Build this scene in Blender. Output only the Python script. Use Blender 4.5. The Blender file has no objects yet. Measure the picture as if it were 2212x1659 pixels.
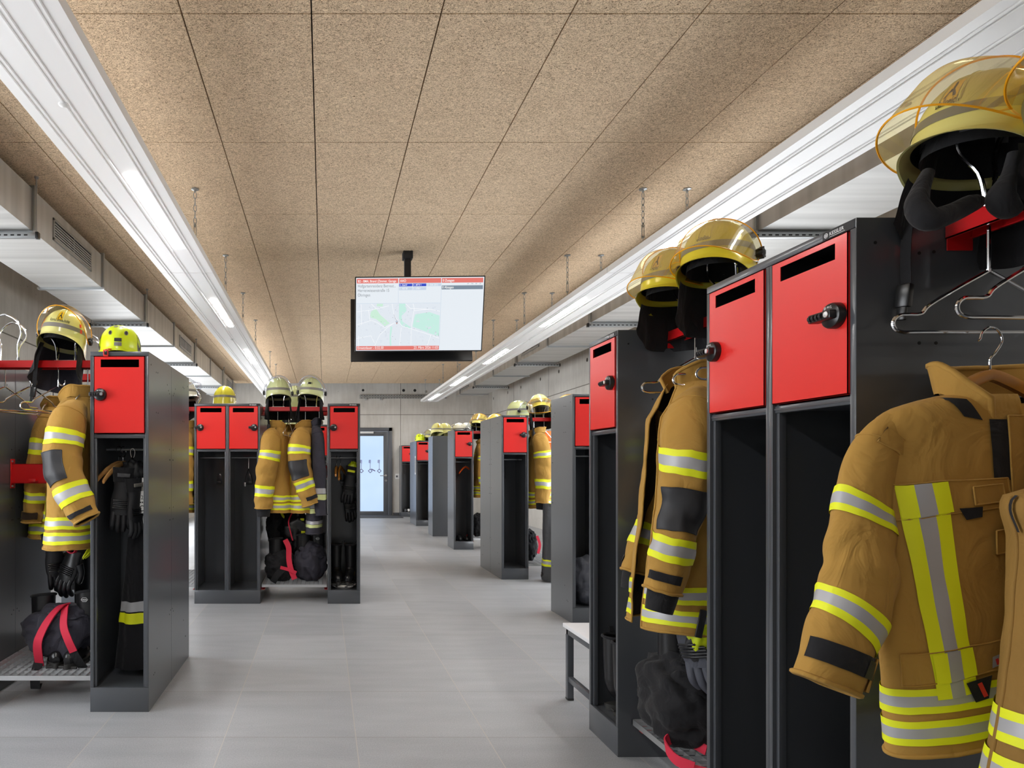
import bpy, bmesh, math, random
from mathutils import Vector, Matrix, noise

SC = bpy.context.scene
COL = SC.collection
PI = math.pi

# ---------------------------------------------------------------- camera
FPX = 1421.0                      # focal length in pixels of the 2212 px wide frame
EYE = 1.25
cam_data = bpy.data.cameras.new('camera')
cam_data.sensor_fit = 'HORIZONTAL'
cam_data.sensor_width = 36.0
cam_data.lens = FPX / 2212.0 * 36.0
cam_data.shift_x = (1106.0 - 700.0) / 2212.0
cam_data.shift_y = (1012.0 - 829.5) / 2212.0
cam_data.clip_start = 0.05
cam_data.clip_end = 60
cam = bpy.data.objects.new('camera', cam_data)
cam.location = (0, 0, EYE)
cam.rotation_euler = (PI / 2, 0, 0)
COL.objects.link(cam)
SC.camera = cam

# ---------------------------------------------------------------- world, exposure
world = bpy.data.worlds.new('world')
world.use_nodes = True
world.node_tree.nodes['Background'].inputs[0].default_value = (0.75, 0.83, 1.0, 1)
world.node_tree.nodes['Background'].inputs[1].default_value = 0.6
SC.world = world
SC.view_settings.view_transform = 'Standard'
SC.view_settings.look = 'None'
SC.view_settings.gamma = 1.0
SC.view_settings.use_curve_mapping = False
SC.view_settings.exposure = 0.18
SC.cycles.use_denoising = True
SC.cycles.max_bounces = 10
SC.cycles.diffuse_bounces = 7
SC.cycles.glossy_bounces = 4
SC.cycles.transmission_bounces = 6
SC.cycles.transparent_max_bounces = 16
SC.cycles.caustics_reflective = False
SC.cycles.caustics_refractive = False
SC.cycles.sample_clamp_indirect = 6.0

STRIP_POWER = 85.0                # radiance of the LED strips
GLASS_POWER = 1.0                # daylight behind the frosted door
FILL_POWER = 7.0  # radiance of the added fill panes in the side walls


def at(px, py, Y):
    """the point at depth Y seen at pixel (px, py)"""
    return Vector(((px - 700.0) * Y / FPX, Y, EYE + (1012.0 - py) * Y / FPX))


# ---------------------------------------------------------------- objects
LABELS = {}


def thing(name, label, cat, loc=(0, 0, 0), rotz=0.0, group=None, rot=None):
    o = bpy.data.objects.new(name, None)
    COL.objects.link(o)
    o.empty_display_size = 0.1
    o.location = loc
    o.rotation_euler = rot if rot else (0, 0, rotz)
    tag(o, label, cat, group)
    return o


def tag(o, label, cat, group=None):
    o['label'] = label
    o['category'] = cat
    if group:
        o['group'] = group
    LABELS.setdefault(label, []).append(o.name)
    return o


_boxcache = {}


def bevel_box(sx, sy, sz, bev):
    key = (round(sx, 4), round(sy, 4), round(sz, 4), round(bev, 4))
    if key not in _boxcache:
        bm = bmesh.new()
        bmesh.ops.create_cube(bm, size=1.0)
        for v in bm.verts:
            v.co.x *= sx; v.co.y *= sy; v.co.z *= sz
        bmesh.ops.bevel(bm, geom=bm.edges[:], offset=min(bev, sx * .45, sy * .45, sz * .45), segments=2, affect='EDGES', profile=0.5)
        bm.verts.index_update()
        _boxcache[key] = ([v.co.copy() for v in bm.verts], [[v.index for v in f.verts] for f in bm.faces])
        bm.free()
    return _boxcache[key]


def catmull(pts, t):
    n = len(pts) - 1
    s = max(0.0, min(0.99999, t)) * n
    i = int(s); f = s - i
    p1, p2 = pts[i], pts[i + 1]
    p0 = pts[i - 1] if i > 0 else p1 * 2 - p2
    p3 = pts[i + 2] if i + 2 <= n else p2 * 2 - p1
    return 0.5 * ((2 * p1) + (p2 - p0) * f + (2 * p0 - 5 * p1 + 4 * p2 - p3) * f * f + (3 * p1 - p0 - 3 * p2 + p3) * f ** 3)


def spline(pts, n):
    P = [Vector(p) for p in pts]
    return [catmull(P, i / (n - 1)) for i in range(n)]


def table(rows, x):
    """piecewise smooth interpolation of rows [(x, a, b, ...)] sorted by x"""
    if x <= rows[0][0]:
        return rows[0][1:]
    if x >= rows[-1][0]:
        return rows[-1][1:]
    for i in range(len(rows) - 1):
        if rows[i][0] <= x <= rows[i + 1][0]:
            f = (x - rows[i][0]) / (rows[i + 1][0] - rows[i][0])
            r0 = rows[i - 1] if i else rows[i]
            r3 = rows[i + 2] if i + 2 < len(rows) else rows[i + 1]
            out = []
            for k in range(1, len(rows[0])):
                p1, p2 = rows[i][k], rows[i + 1][k]
                h = rows[i + 1][0] - rows[i][0]
                m1 = (p2 - r0[k]) / max(1e-6, rows[i + 1][0] - r0[0]) * h
                m2 = (r3[k] - p1) / max(1e-6, r3[0] - rows[i][0]) * h
                out.append((2 * f ** 3 - 3 * f * f + 1) * p1 + (f ** 3 - 2 * f * f + f) * m1 + (-2 * f ** 3 + 3 * f * f) * p2 + (f ** 3 - f * f) * m2)
            return tuple(out)


class MB:
    """collects shapes, then links them as ONE mesh object"""

    def __init__(self):
        self.v, self.f, self.m, self.mats = [], [], [], []

    def mi(self, mat):
        if mat not in self.mats:
            self.mats.append(mat)
        return self.mats.index(mat)

    def add(self, verts, faces, mat, M=None, mlist=None):
        k = len(self.v)
        for p in verts:
            p = Vector(p)
            self.v.append(M @ p if M is not None else p)
        idx = self.mi(mat) if mlist is None else None
        for j, f in enumerate(faces):
            self.f.append([k + i for i in f])
            self.m.append(idx if mlist is None else self.mi(mlist[j]))
        return self

    def box(self, a, b, mat, bev=0.0, M=None):
        a, b = Vector(a), Vector(b)
        lo = Vector((min(a[i], b[i]) for i in range(3)))
        hi = Vector((max(a[i], b[i]) for i in range(3)))
        c = (lo + hi) / 2
        s = hi - lo
        if bev > 0:
            vs, fs = bevel_box(s.x, s.y, s.z, bev)
            vs = [p + c for p in vs]
        else:
            x0, y0, z0 = lo
            x1, y1, z1 = hi
            vs = [(x0, y0, z0), (x1, y0, z0), (x1, y1, z0), (x0, y1, z0), (x0, y0, z1), (x1, y0, z1), (x1, y1, z1), (x0, y1, z1)]
            fs = [(3, 2, 1, 0), (4, 5, 6, 7), (0, 1, 5, 4), (1, 2, 6, 5), (2, 3, 7, 6), (3, 0, 4, 7)]
        return self.add(vs, fs, mat, M)

    def tube(self, pts, r, mat, n=8, closed=False, smooth=0, M=None, flat=None):
        """round bar along pts; r a number or a list; flat=(dir, k) squashes the section along dir"""
        P = [Vector(p) for p in pts]
        R = r if isinstance(r, (list, tuple)) else [r] * len(P)
        if smooth:
            Rv = [Vector((x, 0, 0)) for x in R]
            P2 = [catmull(P, i / (smooth - 1)) for i in range(smooth)]
            R = [max(1e-4, catmull(Rv, i / (smooth - 1)).x) for i in range(smooth)]
            P = P2
        m = len(P)
        vs, fs = [], []
        up = None
        for i in range(m):
            a = P[(i - 1) % m] if (closed or i > 0) else P[i]
            b = P[(i + 1) % m] if (closed or i < m - 1) else P[i]
            t = (b - a)
            t = t.normalized() if t.length > 1e-9 else Vector((0, 0, 1))
            if up is None:
                up = Vector((0, 0, 1)) if abs(t.z) < .9 else Vector((1, 0, 0))
            n1 = (up - t * up.dot(t))
            if n1.length < 1e-6:
                n1 = t.orthogonal()
            n1.normalize()
            n2 = t.cross(n1)
            up = n1
            for k in range(n):
                ang = 2 * PI * k / n
                d = n1 * math.cos(ang) + n2 * math.sin(ang)
                if flat:
                    fd = Vector(flat[0])
                    d = d - fd * d.dot(fd) * (1 - flat[1])
                vs.append(P[i] + d * R[i])
        for i in range(m if closed else m - 1):
            for k in range(n):
                a, b = i * n + k, i * n + (k + 1) % n
                c, d = ((i + 1) % m) * n + (k + 1) % n, ((i + 1) % m) * n + k
                fs.append((a, b, c, d))
        if not closed:
            fs.append(tuple(range(n - 1, -1, -1)))
            fs.append(tuple((m - 1) * n + k for k in range(n)))
        return self.add(vs, fs, mat, M)

    def lathe(self, prof, n, mat, M=None):
        """revolve [(r, z)] about z"""
        vs, fs = [], []
        for r, z in prof:
            for k in range(n):
                a = 2 * PI * k / n
                vs.append((r * math.cos(a), r * math.sin(a), z))
        for i in range(len(prof) - 1):
            for k in range(n):
                fs.append((i * n + k, i * n + (k + 1) % n, (i + 1) * n + (k + 1) % n, (i + 1) * n + k))
        if prof[0][0] > 1e-5:
            fs.append(tuple(range(n - 1, -1, -1)))
        if prof[-1][0] > 1e-5:
            fs.append(tuple((len(prof) - 1) * n + k for k in range(n)))
        return self.add(vs, fs, mat, M)

    def surf(self, fn, nu, nv, mat, u=(0, 1), v=(0, 1), flip=False, mfn=None, M=None, closed=False):
        vs, fs, ml = [], [], []
        for j in range(nv + 1):
            for i in range(nu + (0 if closed else 1)):
                vs.append(fn(u[0] + (u[1] - u[0]) * i / nu, v[0] + (v[1] - v[0]) * j / nv))
        w = nu if closed else nu + 1
        for j in range(nv):
            for i in range(nu):
                i2 = (i + 1) % w if closed else i + 1
                q = (j * w + i, j * w + i2, (j + 1) * w + i2, (j + 1) * w + i)
                fs.append(q[::-1] if flip else q)
                if mfn:
                    ml.append(mfn((i + .5) / nu, (j + .5) / nv))
        return self.add(vs, fs, mat, M, ml if mfn else None)

    def prism(self, outline, z0, z1, mat, M=None):
        """extrude an xy outline"""
        n = len(outline)
        vs = [(x, y, z0) for x, y in outline] + [(x, y, z1) for x, y in outline]
        fs = [tuple(range(n - 1, -1, -1)), tuple(range(n, 2 * n))]
        fs += [(i, (i + 1) % n, n + (i + 1) % n, n + i) for i in range(n)]
        return self.add(vs, fs, mat, M)

    def blob(self, c, r, mat, seed=0, amp=.15, freq=2.2, nu=36, nv=22, fold=.0, M=None, floor=None):
        """a lumpy cloth-like ball"""
        c, off = Vector(c), Vector((seed * 7.3, seed * 3.1, seed * 1.7))

        def fn(u, v):
            a, b = 2 * PI * u, PI * (v - .5)
            d = Vector((math.cos(b) * math.cos(a), math.cos(b) * math.sin(a), math.sin(b)))
            k = 1 + amp * noise.noise(d * freq + off) + amp * .5 * noise.noise(d * freq * 2.3 + off)
            if fold:
                k -= fold * abs(noise.noise(Vector((d.x * freq * 1.1, d.y * freq * 1.1, d.z * freq * 2.0)) + off))
            p = Vector((d.x * r[0], d.y * r[1], d.z * r[2])) * k + c
            if floor is not None:
                p.z = max(p.z, floor)
            return p
        return self.surf(fn, nu, nv, mat, M=M, closed=True)

    def ribbon(self, pts, w, side, mat, th=.004, smooth=0, M=None):
        """flat strap along pts; side = direction(s) of its width"""
        P = spline(pts, smooth) if smooth else [Vector(p) for p in pts]
        S = [Vector(s) for s in side] if isinstance(side[0], (tuple, list, Vector)) else [Vector(side)] * len(pts)
        if smooth and len(S) == len(pts):
            S = [catmull(S, i / (smooth - 1)) for i in range(smooth)]
        vs, fs = [], []
        for i, p in enumerate(P):
            t = P[min(i + 1, len(P) - 1)] - P[max(i - 1, 0)]
            s = S[i] - t.normalized() * S[i].dot(t.normalized())
            s.normalize()
            nn = t.cross(s).normalized()
            for a, b in ((-1, -1), (1, -1), (1, 1), (-1, 1)):
                vs.append(p + s * a * w / 2 + nn * b * th / 2)
        for i in range(len(P) - 1):
            for k in range(4):
                fs.append((i * 4 + k, i * 4 + (k + 1) % 4, i * 4 + 4 + (k + 1) % 4, i * 4 + 4 + k))
        fs.append((3, 2, 1, 0))
        e = (len(P) - 1) * 4
        fs.append((e, e + 1, e + 2, e + 3))
        return self.add(vs, fs, mat, M)

    def text(self, body, size, mat, M=None, align='LEFT', wrap=None, bold=0.0):
        vs, fs = text_mesh(body, size, align, bold)
        if wrap:
            vs = [wrap(p) for p in vs]
        return self.add(vs, fs, mat, M)

    def build(self, name, parent=None, angle=40, normals=False, loc=None):
        me = bpy.data.meshes.new(name)
        me.from_pydata([tuple(p) for p in self.v], [], self.f)
        for m in self.mats:
            me.materials.append(m)
        me.polygons.foreach_set('material_index', self.m)
        if normals:
            bm = bmesh.new()
            bm.from_mesh(me)
            bmesh.ops.recalc_face_normals(bm, faces=bm.faces[:])
            bm.to_mesh(me)
            bm.free()
        if angle:
            me.polygons.foreach_set('use_smooth', [True] * len(me.polygons))
            me.set_sharp_from_angle(angle=math.radians(angle))
        me.update()
        o = bpy.data.objects.new(name, me)
        COL.objects.link(o)
        if parent is not None:
            o.parent = parent
        if loc:
            o.location = loc
        return o


_textcache = {}


def text_mesh(body, size, align='LEFT', bold=0.0):
    key = (body, align, bold)
    if key not in _textcache:
        cu = bpy.data.curves.new('lettering', 'FONT')
        cu.body = body
        cu.size = 1.0
        cu.align_x = align
        cu.offset = bold
        cu.resolution_u = 3
        o = bpy.data.objects.new('lettering', cu)
        COL.objects.link(o)
        dg = bpy.context.evaluated_depsgraph_get()
        me = bpy.data.meshes.new_from_object(o.evaluated_get(dg))
        _textcache[key] = ([v.co.copy() for v in me.vertices], [list(p.vertices) for p in me.polygons])
        bpy.data.objects.remove(o)
        bpy.data.curves.remove(cu)
        bpy.data.meshes.remove(me)
    vs, fs = _textcache[key]
    return [p * size for p in vs], fs


def struct(o, kind='structure'):
    o['kind'] = kind
    return o


def T(x=0, y=0, z=0):
    return Matrix.Translation((x, y, z))


def R(deg, axis):
    return Matrix.Rotation(math.radians(deg), 4, axis)


FRONT = R(90, 'X')                # lettering from the xy plane onto a face that looks to -y


# ---------------------------------------------------------------- materials
def new_mat(name):
    m = bpy.data.materials.new(name)
    m.use_nodes = True
    nt = m.node_tree
    return m, nt, nt.nodes, nt.links, nt.nodes['Principled BSDF']


def plain(name, col, rough=.5, metal=0.0, spec=.5, coat=0.0, bump=0.0, bscale=200.0, bdist=.001, var=0.0, vscale=3.0, sheen=0.0, back=None, folds=0.0):
    m, nt, N, L, B = new_mat(name)
    B.inputs['Base Color'].default_value = (*col, 1)
    B.inputs['Roughness'].default_value = rough
    B.inputs['Metallic'].default_value = metal
    B.inputs['Specular IOR Level'].default_value = spec
    B.inputs['Coat Weight'].default_value = coat
    B.inputs['Coat Roughness'].default_value = .12
    B.inputs['Sheen Weight'].default_value = sheen
    tc = N.new('ShaderNodeTexCoord')
    colsock = None
    if var:
        nz = N.new('ShaderNodeTexNoise')
        nz.inputs['Scale'].default_value = vscale
        nz.inputs['Detail'].default_value = 4
        L.new(tc.outputs['Object'], nz.inputs['Vector'])
        mx = N.new('ShaderNodeMix')
        mx.data_type = 'RGBA'
        L.new(nz.outputs['Fac'], mx.inputs[0])
        mx.inputs[6].default_value = (*[c * (1 - var) for c in col], 1)
        mx.inputs[7].default_value = (*[min(1, c * (1 + var)) for c in col], 1)
        colsock = mx.outputs[2]
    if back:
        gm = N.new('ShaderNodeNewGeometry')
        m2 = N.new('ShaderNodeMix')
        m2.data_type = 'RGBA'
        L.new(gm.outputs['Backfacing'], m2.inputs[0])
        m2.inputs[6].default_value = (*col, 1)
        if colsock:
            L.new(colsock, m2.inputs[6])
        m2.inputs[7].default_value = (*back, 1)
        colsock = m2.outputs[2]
    if colsock:
        L.new(colsock, B.inputs['Base Color'])
    if bump:
        nb = N.new('ShaderNodeTexNoise')
        nb.inputs['Scale'].default_value = bscale
        nb.inputs['Detail'].default_value = 3
        L.new(tc.outputs['Object'], nb.inputs['Vector'])
        bp = N.new('ShaderNodeBump')
        bp.inputs['Strength'].default_value = bump
        bp.inputs['Distance'].default_value = bdist
        L.new(nb.outputs['Fac'], bp.inputs['Height'])
        if folds:                        # soft creases of thick cloth
            mf = N.new('ShaderNodeMapping')
            mf.inputs['Scale'].default_value = (1, 1, .7)
            L.new(tc.outputs['Object'], mf.inputs[0])
            nf = N.new('ShaderNodeTexNoise')
            nf.inputs['Scale'].default_value = 13
            nf.inputs['Detail'].default_value = 3
            nf.inputs['Distortion'].default_value = 1.3
            L.new(mf.outputs[0], nf.inputs['Vector'])
            b2 = N.new('ShaderNodeBump')
            b2.inputs['Strength'].default_value = folds
            b2.inputs['Distance'].default_value = .02
            L.new(nf.outputs['Fac'], b2.inputs['Height'])
            L.new(b2.outputs['Normal'], bp.inputs['Normal'])
        L.new(bp.outputs['Normal'], B.inputs['Normal'])
    return m


def emit(name, col, power):
    m, nt, N, L, B = new_mat(name)
    B.inputs['Base Color'].default_value = (.02, .02, .02, 1)
    B.inputs['Emission Color'].default_value = (*col, 1)
    B.inputs['Emission Strength'].default_value = power
    return m


def visor_mat(name, tint, gloss=.12):
    m, nt, N, L, B = new_mat(name)
    tr = N.new('ShaderNodeBsdfTransparent')
    tr.inputs[0].default_value = (*tint, 1)
    gl = N.new('ShaderNodeBsdfGlossy')
    gl.inputs['Roughness'].default_value = .06
    gl.inputs[0].default_value = (1, .97, .9, 1)
    fr = N.new('ShaderNodeFresnel')
    fr.inputs[0].default_value = 1.45
    ad = N.new('ShaderNodeMath')
    ad.operation = 'MULTIPLY'
    ad.inputs[1].default_value = gloss * 8
    L.new(fr.outputs[0], ad.inputs[0])
    cl = N.new('ShaderNodeClamp')
    cl.inputs[2].default_value = .45
    L.new(ad.outputs[0], cl.inputs[0])
    mx = N.new('ShaderNodeMixShader')
    L.new(cl.outputs[0], mx.inputs[0])
    L.new(tr.outputs[0], mx.inputs[1])
    L.new(gl.outputs[0], mx.inputs[2])
    L.new(mx.outputs[0], N['Material Output'].inputs['Surface'])
    return m


def math_node(N, L, op, a, b=None):
    n = N.new('ShaderNodeMath')
    n.operation = op
    for i, s in enumerate((a, b)):
        if s is None:
            continue
        if isinstance(s, (int, float)):
            n.inputs[i].default_value = s
        else:
            L.new(s, n.inputs[i])
    return n.outputs[0]


def ramp(N, L, fac, stops):
    r = N.new('ShaderNodeValToRGB')
    while len(r.color_ramp.elements) < len(stops):
        r.color_ramp.elements.new(.5)
    for e, (p, c) in zip(r.color_ramp.elements, stops):
        e.position = p
        e.color = (*c, 1)
    L.new(fac, r.inputs[0])
    return r.outputs[0]


def wood_wool():
    """pressed wood-wool board: curling pale strands over darker gaps"""
    m, nt, N, L, B = new_mat('wood_wool_board')
    tc = N.new('ShaderNodeTexCoord')
    acc = None
    for k, (sc, wid) in enumerate(((46, 7.0), (70, 6.0), (105, 5.0))):
        mp = N.new('ShaderNodeMapping')
        mp.inputs['Rotation'].default_value = (0, 0, k * 1.1)
        mp.inputs['Scale'].default_value = (1.0, 1.7, 1)
        mp.inputs['Location'].default_value = (k * 3.7, k * 9.1, k)
        L.new(tc.outputs['Object'], mp.inputs[0])
        nz = N.new('ShaderNodeTexNoise')
        nz.inputs['Scale'].default_value = sc
        nz.inputs['Detail'].default_value = 1.0
        nz.inputs['Distortion'].default_value = 1.2
        L.new(mp.outputs[0], nz.inputs['Vector'])
        d = math_node(N, L, 'ABSOLUTE', math_node(N, L, 'SUBTRACT', nz.outputs['Fac'], .5))
        s = math_node(N, L, 'SUBTRACT', 1.0, math_node(N, L, 'MULTIPLY', d, wid * 1.5))
        s = math_node(N, L, 'MAXIMUM', s, 0.0)
        acc = s if acc is None else math_node(N, L, 'MAXIMUM', acc, math_node(N, L, 'MULTIPLY', s, 1 - .12 * k))
    big = N.new('ShaderNodeTexNoise')
    big.inputs['Scale'].default_value = 5
    big.inputs['Detail'].default_value = 3
    L.new(tc.outputs['Object'], big.inputs['Vector'])
    f = math_node(N, L, 'ADD', acc, math_node(N, L, 'MULTIPLY', math_node(N, L, 'SUBTRACT', big.outputs['Fac'], .5), .16))
    col = ramp(N, L, f, ((0.0, (.10, .052, .022)), (.38, (.55, .375, .225)), (.8, (.97, .77, .54))))
    L.new(col, B.inputs['Base Color'])
    B.inputs['Roughness'].default_value = .9
    B.inputs['Specular IOR Level'].default_value = .15
    bp = N.new('ShaderNodeBump')
    bp.inputs['Strength'].default_value = .7
    bp.inputs['Distance'].default_value = .004
    L.new(acc, bp.inputs['Height'])
    L.new(bp.outputs[0], B.inputs['Normal'])
    return m


def tile_floor(px, py, ox, oy):
    """grey fine-grained stoneware, pale joints"""
    m, nt, N, L, B = new_mat('stoneware_tile')
    tc = N.new('ShaderNodeTexCoord')
    sp = N.new('ShaderNodeSeparateXYZ')
    L.new(tc.outputs['Object'], sp.inputs[0])
    ds, ids = [], []
    for ax, p, o in ((0, px, ox), (1, py, oy)):
        q = math_node(N, L, 'DIVIDE', math_node(N, L, 'SUBTRACT', sp.outputs[ax], o), p)
        fr = math_node(N, L, 'FRACT', q)
        ids.append(math_node(N, L, 'FLOOR', q))
        e = math_node(N, L, 'MINIMUM', fr, math_node(N, L, 'SUBTRACT', 1.0, fr))
        ds.append(math_node(N, L, 'MULTIPLY', e, p))
    dmin = math_node(N, L, 'MINIMUM', ds[0], ds[1])
    joint = math_node(N, L, 'LESS_THAN', dmin, .0022)
    along = math_node(N, L, 'LESS_THAN', ds[0], .0022)
    cb = N.new('ShaderNodeCombineXYZ')
    L.new(ids[0], cb.inputs[0])
    L.new(ids[1], cb.inputs[1])
    wn = N.new('ShaderNodeTexWhiteNoise')
    L.new(cb.outputs[0], wn.inputs[0])
    fine = N.new('ShaderNodeTexNoise')
    fine.inputs['Scale'].default_value = 160
    fine.inputs['Detail'].default_value = 3
    fine.inputs['Roughness'].default_value = .7
    L.new(tc.outputs['Object'], fine.inputs['Vector'])
    mp = N.new('ShaderNodeMapping')
    mp.inputs['Scale'].default_value = (1, 4, 1)
    L.new(tc.outputs['Object'], mp.inputs[0])
    cl = N.new('ShaderNodeTexNoise')
    cl.inputs['Scale'].default_value = 2.2
    cl.inputs['Detail'].default_value = 6
    L.new(mp.outputs[0], cl.inputs['Vector'])
    f = math_node(N, L, 'ADD', math_node(N, L, 'MULTIPLY', fine.outputs['Fac'], .66), math_node(N, L, 'MULTIPLY', cl.outputs['Fac'], .26))
    f = math_node(N, L, 'ADD', f, math_node(N, L, 'MULTIPLY', wn.outputs['Value'], .12))
    col = ramp(N, L, f, ((.28, (.25, .26, .275)), (.55, (.382, .395, .412)), (.82, (.54, .55, .565))))
    mx = N.new('ShaderNodeMix')
    mx.data_type = 'RGBA'
    L.new(joint, mx.inputs[0])
    L.new(col, mx.inputs[6])
    L.new(ramp(N, L, along, ((0.0, (.25, .24, .225)), (1.0, (.45, .43, .395)))), mx.inputs[7])
    L.new(mx.outputs[2], B.inputs['Base Color'])
    ro = math_node(N, L, 'ADD', .36, math_node(N, L, 'MULTIPLY', fine.outputs['Fac'], .16))
    L.new(ro, B.inputs['Roughness'])
    B.inputs['Specular IOR Level'].default_value = .42
    bp = N.new('ShaderNodeBump')
    bp.inputs['Strength'].default_value = .12
    bp.inputs['Distance'].default_value = .002
    L.new(fine.outputs['Fac'], bp.inputs['Height'])
    L.new(bp.outputs[0], B.inputs['Normal'])
    return m


def concrete_mat():
    m, nt, N, L, B = new_mat('cast_concrete')
    tc = N.new('ShaderNodeTexCoord')
    n1 = N.new('ShaderNodeTexNoise')
    n1.inputs['Scale'].default_value = 1.1
    n1.inputs['Detail'].default_value = 9
    n1.inputs['Roughness'].default_value = .62
    L.new(tc.outputs['Object'], n1.inputs['Vector'])
    mp = N.new('ShaderNodeMapping')
    mp.inputs['Scale'].default_value = (6, 6, .7)
    L.new(tc.outputs['Object'], mp.inputs[0])
    n2 = N.new('ShaderNodeTexNoise')
    n2.inputs['Scale'].default_value = 2.5
    n2.inputs['Detail'].default_value = 5
    L.new(mp.outputs[0], n2.inputs['Vector'])
    f = math_node(N, L, 'ADD', math_node(N, L, 'MULTIPLY', n1.outputs['Fac'], .65), math_node(N, L, 'MULTIPLY', n2.outputs['Fac'], .35))
    col = ramp(N, L, f, ((.3, (.42, .395, .355)), (.5, (.545, .52, .475)), (.72, (.65, .63, .59))))
    vo = N.new('ShaderNodeTexVoronoi')
    vo.inputs['Scale'].default_value = 7
    L.new(tc.outputs['Object'], vo.inputs['Vector'])
    pore = math_node(N, L, 'LESS_THAN', vo.outputs['Distance'], .045)
    mx = N.new('ShaderNodeMix')
    mx.data_type = 'RGBA'
    L.new(pore, mx.inputs[0])
    L.new(col, mx.inputs[6])
    mx.inputs[7].default_value = (.18, .16, .135, 1)
    L.new(mx.outputs[2], B.inputs['Base Color'])
    B.inputs['Roughness'].default_value = .7
    bp = N.new('ShaderNodeBump')
    bp.inputs['Strength'].default_value = .15
    bp.inputs['Distance'].default_value = .01
    L.new(n1.outputs['Fac'], bp.inputs['Height'])
    L.new(bp.outputs[0], B.inputs['Normal'])
    return m


def galv_mat(name, col=(.56, .57, .57), rough=.42, bands=True):
    """galvanised sheet with faint cross bands"""
    m, nt, N, L, B = new_mat(name)
    tc = N.new('ShaderNodeTexCoord')
    mp = N.new('ShaderNodeMapping')
    mp.inputs['Scale'].default_value = (.15, 3.2, .15)
    L.new(tc.outputs['Object'], mp.inputs[0])
    nz = N.new('ShaderNodeTexNoise')
    nz.inputs['Scale'].default_value = 2.5
    nz.inputs['Detail'].default_value = 2
    L.new(mp.outputs[0], nz.inputs['Vector'])
    col_s = ramp(N, L, nz.outputs['Fac'], ((.3, tuple(c * .82 for c in col)), (.7, tuple(min(1, c * 1.12) for c in col))))
    L.new(col_s, B.inputs['Base Color'])
    B.inputs['Metallic'].default_value = .3
    B.inputs['Roughness'].default_value = rough
    if bands:
        bp = N.new('ShaderNodeBump')
        bp.inputs['Strength'].default_value = .25
        bp.inputs['Distance'].default_value = .02
        L.new(nz.outputs['Fac'], bp.inputs['Height'])
        L.new(bp.outputs[0], B.inputs['Normal'])
    return m


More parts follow.
